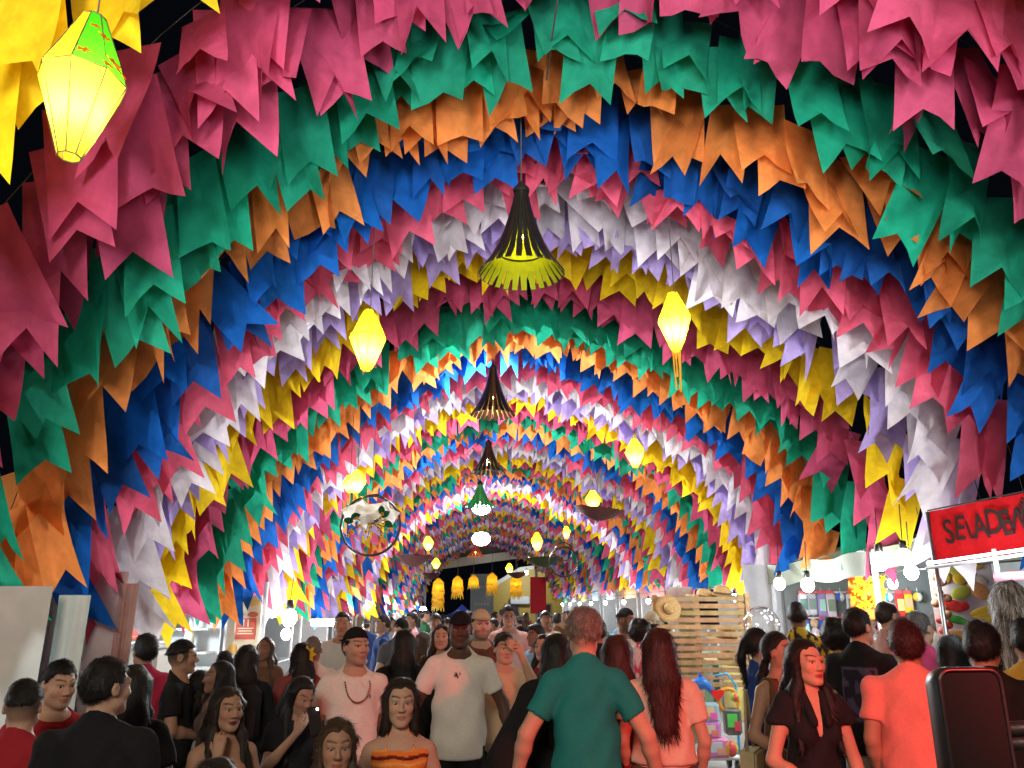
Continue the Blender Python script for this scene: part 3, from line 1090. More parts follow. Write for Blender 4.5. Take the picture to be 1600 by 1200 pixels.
text('11', .13, MP, (.75, .7, .5), Vector((x0 + pw * .56, 11.312, z0 + (z1 - z0) * .62)) - MP.location, (PI / 2, 0, 0), bold=.004)
for k_, w in enumerate((.5, .42, .5)):
    MB().box((x0 + pw * .56, 11.315, z0 + (z1 - z0) * (.555 - .035 * k_)), (pw * w, .008, (z1 - z0) * .016)).build('print_line', M['paint'], MP, color=(.75, .7, .5))
MB().tube([(at(409, 1000, 11.3).x, 11.3, 0), (at(409, 1000, 11.3).x, 11.3, 2.2)], .03, 8).build('pole', M['white_metal'], MP, True)

# --- dark stall left with its two bulbs
DS = empty('market_stall', (-3.4, 13.3, 0), 'dim stall with a grey awning and two glaring bulbs, past the menu poster', 'stall', 'stalls along the left side')
MB().box((-4.5, 15.1, 1.05), (2.2, .05, 2.1)).build('side_wall', M['tarp'], DS, color=(.30, .33, .35))
MB().box((-4.5, 13.3, 2.2), (2.3, 3.5, .06)).build('roof', M['tarp'], DS, color=(.5, .52, .53))
MB().box((-3.5, 13.6, .5), (.5, 2.4, 1.0), bev=.01).build('counter', M['tarp'], DS, color=(.12, .12, .13))
MB().box((-3.36, 13.4, 1.93), (.03, 2.8, .42)).build('awning', M['tarp'], DS, color=(.52, .56, .60))
for y in (11.9, 14.9):
    MB().tube([(-3.38, y, 0), (-3.38, y, 2.2)], .025, 8).build('post', M['white_metal'], DS, True)
MB().tube([(-3.38, 11.9, 1.7), (-3.38, 14.9, 1.72)], .018, 6).build('rail', M['white_metal'], DS, True)
bulb_at(at(452, 965, 12.3), 'large glaring bulb over the dim stall beside the menu poster', .115, 90)
bulb_at(at(447, 991, 12.6), 'smaller glaring bulb just below the large one beside the menu poster', .075, 30, cord=.2)

# --- generic far stalls on both sides
def far_stall(side, y, label, col, goods):
    x = (CX - HALF + .05) if side < 0 else (CX + HALF + .12)
    t = empty('market_stall', (x, y, 0), label, 'stall', 'stalls along the left side' if side < 0 else 'stalls along the right side')
    s_ = side
    MB().box((x + s_ * 1.0, y, 2.45), (2.3, 2.9, .06)).build('roof', M['tarp'], t, color=col)
    MB().box((x + s_ * .0, y, 2.28), (.03, 2.9, .30)).build('awning', M['tarp'], t, color=tuple(c * .9 for c in col))
    MB().box((x + s_ * 2.0, y, 1.2), (.05, 2.9, 2.4)).build('back_wall', M['tarp'], t, color=(.36, .37, .35))
    MB().box((x + s_ * 1.0, y + 1.42, 1.2), (2.0, .05, 2.4)).build('side_wall', M['tarp'], t, color=(.38, .38, .37))
    MB().box((x + s_ * .3, y, .5), (.55, 2.7, 1.0), bev=.01).build('counter', M['tarp'], t, color=goods)
    for yy in (-1.4, 1.4):
        MB().tube([(x + s_ * .02, y + yy, 0), (x + s_ * .02, y + yy, 2.45)], .025, 6).build('post', M['white_metal'], t, True)


wl = ['a white canopy', 'a pale blue canopy', 'a yellow canopy', 'a grey canopy', 'a green canopy', 'a red canopy', 'a faded orange canopy']
wc = [(.66, .67, .66), (.40, .52, .62), (.66, .52, .12), (.40, .41, .42), (.12, .34, .16), (.55, .08, .06), (.6, .3, .12)]
gc = [(.5, .1, .08), (.1, .2, .4), (.5, .4, .1), (.15, .3, .15), (.45, .2, .35)]
for i in range(8):
    y = 17.0 + i * 3.5
    far_stall(-1, y, f'small lit stall under {wl[i % 7]}, {ORDS[i]} one on the left past the bulbs', wc[i % 7], gc[i % 5])
    if i > 0: bulb_at(Vector((CX - HALF + .15, y - .3, 2.02)), f'small bulb over the {ORDS[i]} lit stall on the left', .055, 80)
for i in range(9):
    y = 13.6 + i * 3.4
    far_stall(1, y, f'small lit stall under {wl[(i + 3) % 7]}, {ORDS[i]} one on the right past the fence', wc[(i + 3) % 7], gc[(i + 2) % 5])
    bulb_at(Vector((CX + HALF - .05, y - .3, 2.02)), f'small bulb over the {ORDS[i]} lit stall on the right', .055, 60)
tl = empty('tube_light', at(514, 974, 16.2), 'wide white tube light glaring over the heads on the left', 'tube light')
MB().tube([(-.34, 0, 0), (.34, 0, 0)], .045, 10).build('tube', M['bulb'], tl, True, local=True)
MB().box((0, 0, .07), (.8, .09, .05), bev=.01).build('batten', M['white_metal'], tl, local=True)
MB().tube([(0, 0, .09), (0, 0, .7)], .006, 5).build('cord', M['rope'], tl, local=True)
lamp('tube_glow', (0, -.1, -.15), 130, COOL, .2, tl)

# --- right side: red sign, awning, banner
SA, SB = at(1456, 843, 6.2), at(1720, 790, 5.25)          # the sign runs obliquely from the street edge back towards us
SA2, SB2 = at(1456, 800, 6.2).z, at(1720, 748, 5.25).z       # its top
SA1, SB1 = at(1460, 876, 6.2).z, at(1720, 836, 5.25).z       # its lower edge
SG = empty('red_sign', ((SA.x + SB.x) / 2, (SA.y + SB.y) / 2, SA1), 'red cloth sign with hand painted black letters over the right hand stall', 'sign')
SD = Vector((SB.x - SA.x, SB.y - SA.y, 0))
SNV = Vector((SD.y, -SD.x, 0)).normalized()                   # towards the street and the viewer


def fn(u, v, off=0.0):
    z0_, z1_ = SA1 + (SB1 - SA1) * u, SA2 + (SB2 - SA2) * u
    return Vector((SA.x, SA.y, 0)) + SD * u + SNV * (off + .012 * math.sin(u * 17 + v * 3) + .008 * math.sin(u * 41)) + Vector((0, 0, z0_ + (z1_ - z0_) * v))


MB().sheet(fn, 40, 6).build('sheet', M['fabric'], SG, True, color=(.72, .012, .018))
M['marker'] = simple('black_brush_paint', (.035, .008, .008), .7, var=.3, scale=30)
sang = math.atan2(SD.y, SD.x)
for i, ch in enumerate('SELADEW'):
    u = .125 + i * .0715
    o = text(ch, .27 if i != 2 else .20, SG, (0, 0, 0), fn(u, .50 + .04 * math.sin(i * 2.0), .03) - SG.location,
             (PI / 2, .10 * math.sin(i * 2.3) - .06, sang), ext=.002, name='letter', bold=.003, shear=.12 * math.sin(i * 1.7), mat=M['marker'])
    o.scale = (.62, 1, 1)
MB().tube([fn(0, 1) + Vector((0, 0, .01)), fn(1, 1) + Vector((0, 0, .01))], .006, 6).build('top_cord', M['rope'], SG, True)
for q in range(4):
    u = .57 + q * .010
    MB().tube([fn(u, .45 + .08 * q, .035), fn(u + .012, .62 + .08 * q, .035), fn(u - .004, .76 + .05 * q, .035)], .007, 5).build('brush_stroke', M['marker'], SG)

AW = empty('red_awning', fn(.5, 0), 'red awning with white tube frame below the red sign', 'awning')
m = MB()
m.sheet(lambda u, v: fn(u, 0, .22 * v) + Vector((0, 0, -.015 - .04 * v + .01 * math.sin(u * 23) * v)), 24, 4)
m.build('canopy', M['flag'], AW, True, color=(.75, .10, .14))
fr = [fn(.02, 0, .22) + Vector((0, 0, -.07)), fn(1, 0, .22) + Vector((0, 0, -.07))]
MB().tube(fr, .013, 8).build('frame_tube', M['white_metal'], AW, True)
MB().tube([fn(.03, 0, .22) + Vector((0, 0, -.035)), fn(.97, 0, .22) + Vector((0, 0, -.035))], .011, 8).build('tube_lamp', M['tube'], AW, True)
pst = fn(.44, 0, .20)
MB().tube([pst + Vector((0, 0, .0)), pst + Vector((0, 0, -.16)), pst + Vector((.01, .02, -.34))], .018, 7).build('strut', M['white_metal'], AW, True)
MB().tube([fn(.42, 0, .2) + Vector((0, 0, -.20)), fn(.9, 0, .2) + Vector((0, 0, -.24))], .035, 8).build('rolled_cloth', M['fabric'], AW, True, color=(.75, .25, .32))
pst = fn(.0, 0)
MB().tube([Vector((pst.x, pst.y, 0)), fn(0, 1)], .018, 8).build('post', M['metal'], AW, True)
lamp('tube_glow', fn(.5, 0, .4) + Vector((0, 0, -.15)) - AW.location, 16, (.8, .95, 1.0), .2, AW)

# fruit banner
FB = empty('fruit_banner', (4.75, 7.7, 1.4), 'white banner printed with papaya, lemons, tomatoes and bananas under the red sign', 'banner')
fx0, fx1 = at(1456, 930, 7.7).x, at(1556, 930, 7.7).x
fz0, fz1 = at(1500, 1010, 7.7).z, at(1500, 876, 7.7).z
fw, fh = fx1 - fx0, fz1 - fz0
MB().sheet(lambda u, v: Vector((fx0 + fw * u, 7.7 + .01 * math.sin(9 * u + 3 * v), fz0 + fh * v)), 12, 10).build('sheet', M['paint'], FB, True, color=(.70, .62, .62))
FR = lambda u, v: Vector((fx0 + fw * u, 7.68, fz0 + fh * v))
for nm, u, v, a, b_, rot_, c in (('orange', .20, .80, .11, .075, 0, (.72, .42, .03)), ('orange', .46, .79, .10, .07, 0, (.70, .45, .03)), ('lime', .22, .88, .07, .05, .3, (.42, .44, .05)), ('lime', .40, .875, .10, .05, -.3, (.50, .47, .06)),
                              ('mango', .72, .93, .14, .04, .1, (.66, .42, .05)), ('papaya', .45, .62, .15, .07, .35, (.42, .42, .05)), ('papaya_half', .74, .64, .17, .08, -.5, (.78, .36, .12)),
                              ('papaya_flesh', .75, .635, .13, .055, -.5, (.75, .22, .05)), ('papaya_seeds', .76, .63, .08, .025, -.5, (.05, .03, .02)), ('lime', .13, .555, .05, .035, 0, (.35, .40, .08)),
                              ('tomato', .17, .46, .09, .05, 0, (.62, .03, .03)), ('tomato', .30, .47, .10, .06, 0, (.66, .04, .03)), ('tomato', .44, .46, .09, .05, 0, (.60, .03, .03)), ('tomato', .37, .44, .08, .045, 0, (.68, .06, .04)),
                              ('cucumber', .30, .31, .17, .045, -.25, (.05, .26, .04)), ('cucumber', .42, .28, .12, .035, -.25, (.08, .32, .06)), ('banana', .75, .41, .20, .04, .25, (.75, .48, .04)), ('banana', .80, .36, .20, .04, .15, (.72, .45, .04)),
                              ('banana', .84, .31, .18, .04, .05, (.74, .5, .05)), ('chilli', .62, .78, .13, .018, .6, (.30, .04, .03)), ('garlic', .80, .77, .09, .04, -.4, (.62, .50, .40)), ('bread', .25, .12, .2, .06, .1, (.45, .24, .08))):
    MB().ball(FR(u, v), (a * fw * 1.15, .006, b_ * fh * 1.1), 16, 8, Euler((0, -rot_, 0)).to_matrix()).build(nm, M['paint'], FB, True, color=c)
# nut strings at the banner's left edge
NS = empty('nut_string', at(1463, 885, 7.55), 'brown string of nuts and dried peppers hanging at the left edge of the fruit banner', 'string of nuts')
for k_ in range(16):
    c = (.30, .13, .06) if k_ < 10 else (.5, .04, .03)
    MB().ball((.05 * math.sin(k_ * 2.4), .03 * math.cos(k_ * 1.7), -.05 * k_), (.045, .045, .04), 8, 6).build('nut', M['paint'], NS, True, color=c, local=True)
MB().tube([(0, 0, .25), (0, 0, -.75)], .005, 4).build('string', M['rope'], NS, local=True)

# --- right: toy stall
TS = empty('toy_stall', (4.6, 9.6, 0), 'glaringly lit toy and trinket stall under an olive grey tarpaulin, right side', 'stall')
MB().box((5.6, 11.0, 1.25), (2.6, .05, 2.5)).build('end_wall', M['tarp'], TS, color=(.22, .24, .25))
MB().box((6.9, 9.4, 1.25), (.05, 3.2, 2.5)).build('back_wall', M['tarp'], TS, color=(.30, .32, .33))
m = MB()
za, zb_ = at(1300, 872, 9.2).z, at(1300, 880, 9.2).z
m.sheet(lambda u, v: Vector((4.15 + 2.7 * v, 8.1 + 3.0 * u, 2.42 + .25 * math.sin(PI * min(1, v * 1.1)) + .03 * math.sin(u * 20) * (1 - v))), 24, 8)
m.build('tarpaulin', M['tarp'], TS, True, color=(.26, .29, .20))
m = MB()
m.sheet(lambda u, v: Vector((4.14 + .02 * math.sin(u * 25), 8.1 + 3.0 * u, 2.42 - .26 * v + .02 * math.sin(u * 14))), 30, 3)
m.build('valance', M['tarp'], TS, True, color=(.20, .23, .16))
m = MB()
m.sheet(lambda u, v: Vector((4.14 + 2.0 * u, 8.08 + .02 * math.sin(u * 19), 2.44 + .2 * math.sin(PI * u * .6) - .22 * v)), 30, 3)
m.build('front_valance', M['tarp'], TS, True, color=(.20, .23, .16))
for x, y in ((4.16, 8.1), (4.16, 11.0)):
    MB().tube([(x, y, 0), (x, y, 2.42)], .03, 8).build('post', M['white_metal'], TS, True)
MB().box((4.6, 9.6, .5), (.7, 2.6, 1.0), bev=.01).build('counter', M['fabric'], TS, color=(.45, .40, .38))
for z in (1.35, 1.72, 2.06):
    MB().tube([(4.5, 10.86, z), (6.2, 10.86, z)], .012, 6).build('hanging_rod', M['white_metal'], TS, True)
# goods
gr = random.Random(21)


def pack(p, w, h, col, label, kind):
    t = empty({'bag': 'toy_bag', 'ball': 'toy_ball', 'doll': 'toy_figure'}[kind], p, label, 'toy', 'toys hanging in the lit stall')
    if kind == 'bag':
        MB().box((0, 0, -h / 2 - .02), (w, .05, h), bev=.02).build('body', M['plastic'], t, color=col, local=True)
        MB().box((0, -.028, -h * .55), (w * .7, .006, h * .5), bev=.002).build('picture', M['paint'], t, color=tuple(1 - c for c in col[::-1]), local=True)
        MB().box((0, 0, -.005), (w * .8, .01, .06)).build('header', M['paint'], t, color=(.7, .1, .12), local=True)
    elif kind == 'ball':
        for k_ in range(6):
            MB().lathe([(math.sin(PI * i / 8) * w * .5, math.cos(PI * i / 8) * w * .5 - w * .5) for i in range(9)], 3, a0=2 * PI * k_ / 6, a1=2 * PI * (k_ + 1) / 6).build(
                'panel', M['plastic'], t, True, color=col if k_ % 2 else (.7, .68, .6), local=True)
    else:
        MB().ball((0, 0, -h * .22), (w * .42, w * .36, h * .2), 10, 8).build('head', M['plastic'], t, True, color=(.7, .45, .3), local=True)
        MB().lathe([(w * .15, -h * .36), (w * .3, -h * .5), (w * .5, -h * .85), (w * .42, -h), (.002, -h)], 10).build('skirt', M['plastic'], t, True, color=col, local=True)
        for sx in (-1, 1):
            MB().tube([(sx * w * .2, 0, -h * .45), (sx * w * .5, -.02, -h * .62)], w * .09, 6).build('arm', M['plastic'], t, True, color=(.7, .45, .3), local=True)
    MB().tube([(0, 0, 0), (0, 0, .06)], .004, 4).build('hook', M['white_metal'], t, local=True)


gcols = {'white': (.75, .76, .8), 'blue': (.05, .14, .6), 'red': (.7, .04, .05), 'yellow': (.75, .55, .03), 'olive': (.32, .32, .05), 'pink': (.75, .2, .4), 'green': (.06, .4, .12), 'sky blue': (.06, .38, .7), 'lilac': (.4, .3, .7)}
plan = [(2.06, [('white', 'bag'), ('white', 'bag'), ('lilac', 'bag'), ('white', 'bag'), None, None, None, ('red', 'doll'), ('white', 'bag'), ('sky blue', 'ball'), ('red', 'bag'), ('yellow', 'bag'), ('yellow', 'ball')]),
        (1.72, [('blue', 'bag'), ('white', 'doll'), ('blue', 'bag'), ('red', 'bag'), None, None, None, ('white', 'doll'), ('pink', 'bag'), ('olive', 'bag'), ('yellow', 'doll'), ('olive', 'ball'), ('olive', 'bag')]),
        (1.35, [('white', 'bag'), ('red', 'bag'), ('white', 'doll'), ('pink', 'bag'), ('red', 'doll'), ('green', 'bag'), ('white', 'bag'), ('yellow', 'doll'), ('olive', 'ball'), ('yellow', 'bag'), ('green', 'ball'), ('olive', 'ball'), ('white', 'doll')])]
rn = {2.06: 'top', 1.72: 'middle', 1.35: 'bottom'}
plan[0][1][4:7] = [('blue', 'ball'), ('white', 'bag'), ('lilac', 'doll')]
plan[1][1][4:7] = [('white', 'bag'), ('sky blue', 'bag'), ('red', 'doll')]
for z, its in plan:
    for i, it in enumerate(its):
        if not it: continue
        kn = {'bag': 'packet', 'ball': 'ball', 'doll': 'doll'}[it[1]]
        pos = ['at the left end', 'second from left', 'third from left', 'fourth from left', 'fifth from left', 'in the middle', 'right of the middle', 'right beside the flowers', 'second from the flowers',
               'fifth from right', 'third from right', 'second from right', 'at the right end'][i]
        pack(Vector((4.48 + .135 * i, 10.80 + gr.uniform(-.03, .03), z)), gr.uniform(.12, .15), gr.uniform(.24, .33), tuple(c * gr.uniform(.85, 1.1) for c in gcols[it[0]]),
             f'{it[0]} toy {kn} on the {rn[z]} rod of the toy stall, {pos}', it[1])
# orange cloth with yellow flowers
OC = empty('flowered_cloth', at(1352, 900, 10.3), 'orange cloth covered with big yellow flowers, hanging in the toy stall', 'cloth')
ow = at(1380, 900, 10.3).x - at(1324, 900, 10.3).x
oh = at(1352, 898, 10.3).z - at(1352, 968, 10.3).z
MB().sheet(lambda u, v: Vector(((u - .5) * ow, .02 * math.sin(u * 14), -oh * v + .02)), 14, 6).build('sheet', M['fabric'], OC, True, color=(.75, .16, .02), local=True)
for k_ in range(26):
    u, v, s_ = gr.uniform(-.46, .46), gr.uniform(.05, .97), gr.uniform(.045, .075)
    a = gr.uniform(0, 3)
    poly = []
    for i in range(20):
        q = s_ * (.68 + .32 * math.cos(5 * 2 * PI * i / 20 + a))
        poly.append((q * math.cos(2 * PI * i / 20), q * math.sin(2 * PI * i / 20)))
    MB().prism(poly, (u * ow, -.03 - .001 * k_, -oh * v), (1, 0, 0), (0, -.25, 1), .008).build('flower', M['tissue'], OC, color=(.85, .62, .02), local=True)
for px, py, d_, lb, r_ in ((1375, 877, 7.9, 'biggest glaring bulb of the toy stall, left of a trio', .085), (1413, 870, 7.4, 'glaring bulb at the back of the trio in the toy stall', .07),
                          (1424, 894, 7.6, 'lowest glaring bulb of the trio in the toy stall', .065), (1218, 912, 9.3, 'glaring bulb beside the white partition panel', .065), (1262, 914, 9.4, 'glaring bulb left of the hanging toys', .075)):
    bulb_at(at(px, py, d_), lb, r_, 16 if d_ > 9 else 3.5)
bulb_at(Vector((5.3, 9.9, 2.15)), 'added unseen bulb deep inside the toy stall above its counter', .06, 60)  # added out of sight to light the hanging goods

# --- white partition, fence, hats, balloon, toy trolley
cloth_panel((at(1165, 950, 11.25).x, 11.25, 0), (at(1222, 950, 11.2).x, 11.2, 0), .02, 2.45, (.60, .63, .68), 'tall white partition cloth between wooden fence and toy stall', 'partition', 'partition_cloth', 1.6, .03)
WF = empty('wooden_fence', (3.1, 10.9, 0), 'pale wooden slat fence standing beside the street on the right', 'fence')
x0f, x1f = at(1022, 1000, 10.9).x, at(1167, 1000, 10.9).x
ztf, zbf = at(1100, 929, 10.9).z, at(1100, 1068, 10.9).z
nsl = 13
for k_ in range(nsl):
    z = ztf - (ztf - .12) * (k_ + .5) / 19 if False else ztf - .06 - k_ * (ztf - zbf) / (nsl - .5)
    c = (.46 + gr.uniform(-.05, .05), .29 + gr.uniform(-.03, .03), .13 + gr.uniform(-.02, .02))
    MB().box(((x0f + x1f) / 2 + gr.uniform(-.01, .01), 10.9 + gr.uniform(-.004, .004), z), (x1f - x0f, .022, .062), ry=gr.uniform(-.006, .006), bev=.004).build('slat', M['wood'], WF, color=c)
for x in (x0f + .04, x0f + .62, x1f - .04):
    MB().box((x, 10.945, (ztf) / 2), (.075, .05, ztf), bev=.005).build('upright', M['wood'], WF, color=(.48, .30, .14))
MB().box((x1f + .05, 10.93, ztf / 2), (.07, .08, ztf + .04), bev=.005).build('upright', M['wood'], WF, color=(.52, .34, .16))


def straw_hat(p, r, label, face=None, tone=1.0):
    t = empty('straw_hat', p, label, 'straw hat', 'straw hats on and behind the fence')
    rot = Euler(face).to_matrix() if face else None
    MB().lathe([(.002, r * .52), (r * .28, r * .50), (r * .40, r * .36), (r * .44, r * .06)], 20, rot=rot).build('crown', M['straw'], t, True, local=True)
    MB().lathe([(r * .44, r * .06), (r * .7, r * .02), (r, r * .07), (r * 1.0, r * .05), (r * .7, 0), (r * .42, r * .03)], 24, rot=rot).build('brim', M['straw'], t, True, local=True)
    rb = MB().lathe([(r * .445, r * .08), (r * .45, r * .09), (r * .44, r * .18), (r * .43, r * .19)], 20, rot=rot)
    rb.build('band', M['fabric'], t, True, color=(.2, .12, .06), local=True)


straw_hat(at(1044, 951, 10.75), .18, 'straw hat facing the street on the fence corner, rings of plait showing', (PI / 2 - .1, 0, .15))
for px, py, r_, lb in ((1100, 935, .26, 'straw hat piled behind the top slat, left of the two tallest'), (1128, 931, .28, 'tallest straw hat behind the top slat of the fence'),
                      (1135, 1000, .34, 'upper of two big straw hats seen between the middle slats'), (1138, 1036, .34, 'lower big straw hat seen between the middle slats')):
    straw_hat(at(px, py, 11.25), r_, lb, (.12, .1, 0))
gc_ = cloth_panel((at(1062, 1000, 11.15).x, 11.15, 0), (at(1088, 1000, 11.15).x, 11.15, 0), .1, 1.9, (.26, .36, .22), 'pale green cloth hanging behind the fence slats', 'cloth', 'hanging_cloth', 2, .02, M['fabric'])
cloth_panel((at(1040, 920, 12.0).x, 12.0, 0), (at(1082, 920, 12.0).x, 12.0, 0), 1.6, 2.16, (.70, .60, .60), 'pink and white garment hanging above the fence', 'garment', 'hanging_garment', 2, .03, M['fabric'])
cloth_panel((at(1086, 920, 11.9).x, 11.9, 0), (at(1120, 920, 11.9).x, 11.9, 0), 1.6, 2.12, (.02, .02, .022), 'black garment hanging above the fence beside the pink one', 'garment', 'hanging_garment', 2, .03, M['fabric'])

BL = empty('bubble_balloon', at(1190, 976, 9.8), 'clear bubble balloon strung with tiny lights, in front of the white partition', 'balloon')
gl, nt_, b_ = nodes('clear_balloon_film')
nt_.nodes.remove(b_)
tp_, gs_, mx_ = N(nt_, 'ShaderNodeBsdfTransparent'), N(nt_, 'ShaderNodeBsdfGlossy'), N(nt_, 'ShaderNodeMixShader')
gs_.inputs['Roughness'].default_value = .08
lw_ = N(nt_, 'ShaderNodeLayerWeight')
lw_.inputs[0].default_value = .35
nt_.links.new(lw_.outputs['Facing'], mx_.inputs[0])
nt_.links.new(tp_.outputs[0], mx_.inputs[1])
nt_.links.new(gs_.outputs[0], mx_.inputs[2])
nt_.links.new(mx_.outputs[0], nt_.nodes['Material Output'].inputs['Surface'])
rb_ = 27 * 9.8 / F_PX
MB().ball((0, 0, 0), rb_, 28, 18).build('film', gl, BL, True, local=True)
for k_ in range(34):
    a, z = k_ * 2.39, math.sin(k_ * .9) * .8
    q = math.sqrt(max(0, 1 - z * z)) * rb_ * .97
    c = [(.9, .95, 1), (.9, .95, 1), (.9, .95, 1), (1, .8, .3), (.25, .2, 1)][k_ % 5]
    mt = M.setdefault('fairy' + str(k_ % 5), emit('fairy_light', c, 3))
    MB().ball((math.cos(a) * q, math.sin(a) * q, z * rb_ * .97), .008, 6, 4).build('fairy_light', mt, BL, True, local=True)
MB().tube([(0, 0, -rb_), (.02, 0, -rb_ - .75)], .008, 6).build('stick', M['white_metal'], BL, local=True)

TT = empty('toy_trolley', at(1118, 1165, 9.9), 'trolley heaped with bright inflatable toys and toy packets beside the fence', 'trolley')
TT.location.z = 0
MB().box((0, 0, .16), (.52, .42, .03), bev=.01).build('deck', M['white_metal'], TT, local=True)
for sx in (-1, 1):
    for sy in (-1, 1):
        MB().lathe([(.02, -.018), (.065, -.018), (.07, 0), (.065, .018), (.02, .018)], 14, (sx * .2, sy * .16, .07), rot=Euler((0, PI / 2, 0)).to_matrix()).build('wheel', M['plastic'], TT, True, color=(.05, .05, .05), local=True)
MB().tube([(.28, 0, .18), (.30, 0, .95), (.20, 0, 1.08), (.05, 0, 1.05)], .015, 7).build('handle', M['plastic'], TT, True, color=(.05, .45, .8), local=True)
tl_ = [('inflatable_dolphin', (-.16, -.1, .92), (.11, .09, .10), (.03, .22, .75), 'blue inflatable toy, topmost left on the toy trolley'), ('inflatable_heart', (.02, -.15, .86), (.075, .05, .075), (.75, .04, .03), 'red inflatable heart on the toy trolley'),
       ('toy_packet', (-.10, -.16, .66), (.12, .05, .11), (.35, .6, .75), 'pale blue toy packet stuffed on the trolley under the blue inflatable'), ('toy_packet', (-.10, -.16, .47), (.12, .06, .10), (.55, .25, .7), 'violet toy packet in the middle of the trolley heap'),
       ('toy_packet', (-.05, -.17, .28), (.16, .07, .11), (.80, .28, .62), 'pink toy bag at the bottom of the trolley heap'), ('beach_ball', (.12, -.2, .27), (.09, .09, .09), (.8, .55, .05), 'striped beach ball at the foot of the trolley'),
       ('toy_hoop', (.18, -.05, .78), (.12, .06, .14), (.75, .35, .03), 'orange ring toy on the right side of the trolley'), ('toy_ball', (.24, -.12, .82), (.055, .055, .055), (.35, .65, .04), 'lime green ball on the right side of the trolley'),
       ('toy_packet', (.20, -.08, .55), (.10, .07, .15), (.12, .13, .11), 'dark patterned toy packet, right side of the trolley heap')]
for nm, c, r_, col, lb in tl_:
    if nm == 'toy_hoop':
        o = MB().tube([(math.cos(g) * .12, 0, math.sin(g) * .13) for g in np.linspace(0, 2 * PI, 21)[:-1]], .026, 7, closed=True).build(nm, M['plastic'], None, True, color=col)
    else:
        t2 = empty(nm, Vector(TT.location) + Vector(c), lb, 'toy', 'toys on the trolley')
        if 'ball' in nm:
            for k_ in range(6):
                MB().lathe([(math.sin(PI * i / 8) * r_[0], math.cos(PI * i / 8) * r_[0]) for i in range(9)], 3, a0=PI * k_ / 3, a1=PI * (k_ + 1) / 3).build('panel', M['plastic'], t2, True, color=col if k_ % 2 else ((.8, .1, .1) if k_ % 3 else (.1, .4, .8)), local=True)
        elif nm == 'inflatable_heart':
            hp = []
            for i in range(24):
                g = 2 * PI * i / 24
                hp.append((r_[0] * math.sin(g) ** 3, r_[2] * (.81 * math.cos(g) - .31 * math.cos(2 * g) - .12 * math.cos(3 * g))))
            MB().prism(hp, (0, .03, 0), (1, 0, 0), (0, 0, 1), .06).build('body', M['plastic'], t2, color=col, local=True)
            MB().tube([(0, 0, -.09), (.03, .03, -.40)], .006, 5).build('stick', M['white_metal'], t2, local=True)
        elif nm == 'inflatable_dolphin':
            MB().tube([(-.12, 0, -.02), (-.06, 0, .04), (.02, 0, .06), (.09, 0, .02), (.13, 0, -.06)], [.02, .07, .08, .05, .015], 10).build('body', M['plastic'], t2, True, color=col, local=True)
            MB().prism([(0, 0), (.07, 0), (.02, .08)], (-.03, .01, .11), (1, 0, 0), (0, 0, 1), .02).build('fin', M['plastic'], t2, color=(.02, .15, .6), local=True)
            MB().prism([(0, 0), (.06, .07), (.10, -.02), (.05, -.06)], (.11, .01, -.06), (1, 0, 0), (0, 0, 1), .02).build('tail', M['plastic'], t2, color=(.02, .15, .6), local=True)
        else:
            MB().box((0, 0, 0), (r_[0] * 2, r_[1] * 2, r_[2] * 2), bev=.03).build('body', M['plastic'], t2, color=col, local=True)
            MB().box((-r_[0] * .2, -r_[1] - .004, r_[2] * .1), (r_[0] * 1.2, .008, r_[2] * 1.0), bev=.002).build('picture', M['paint'], t2, color=(col[2], .7, col[0]), local=True)
            MB().box((r_[0] * .35, -r_[1] - .009, -r_[2] * .3), (r_[0] * .7, .008, r_[2] * .7), bev=.002).build('picture', M['paint'], t2, color=(.8, .5 * col[0], col[1]), local=True)
        continue
    o.location = Vector(TT.location) + Vector(c)
    tag(o, lb, 'toy', 'toys on the trolley')

# ------------------------------------------------------------------ what closes the street: eave, yellow house, blue tent
EV = empty('white_eave', at(752, 900, 47), 'long white eave board sloping across the far end of the tunnel', 'eave')
a, b_ = at(664, 902, 47), at(838, 880, 47)
m = MB()
v_ = b_ - a
m.prism([(0, 0), (v_.length, 0), (v_.length, -.42), (0, -.52)], a + Vector((0, 0, .85)), v_.normalized(), Vector((0, 0, 1)), .4)
m.build('fascia', M['paint'], EV, color=(.66, .62, .50))
m = MB()
m.prism([(0, 0), (v_.length, 0), (v_.length, .9), (0, .9)], a + Vector((0, .1, .86)), v_.normalized(), Vector((0, .8, .5)), .05)
m.build('roof', M['paint'], EV, color=(.5, .48, .42))
for p_ in (a, b_):
    MB().tube([Vector((p_.x, 47.2, 0)), Vector((p_.x, 47.2, p_.z + .6))], .08, 8).build('post', M['white_metal'], EV, True)

YH = empty('yellow_house', (2.6, 58, 0), 'yellow house with a slanting white parapet behind the far end of the street', 'house')
g0, g1, g2, g3 = at(771, 960, 58), at(812, 892, 58), at(886, 880, 58), at(886, 960, 58)
zt = g1.z
m = MB()
m.prism([(at(771, 950, 58).x, 0), (g3.x + 1, 0), (g3.x + 1, zt + .6), (g1.x, zt), (at(771, 950, 58).x, at(771, 918, 58).z)], (0, 58, 0), (1, 0, 0), (0, 0, 1), -6)
m.build('wall', M['paint'], YH, color=(.55, .38, .07))
pa, pb = Vector((at(771, 950, 58).x - .1, 57.85, at(771, 918, 58).z + .1)), Vector((g1.x, 57.85, zt + .12))
MB().tube([pa, pb], .18, 4).build('parapet', M['paint'], YH, color=(.7, .7, .66))
MB().tube([pb, Vector((g3.x + 1, 57.85, zt + .7))], .18, 4).build('parapet', M['paint'], YH, color=(.7, .7, .66))
MB().box((at(812, 938, 58).x, 57.8, at(812, 938, 58).z), (1.4, .5, .55), bev=.05).build('air_conditioner', M['white_metal'], YH)
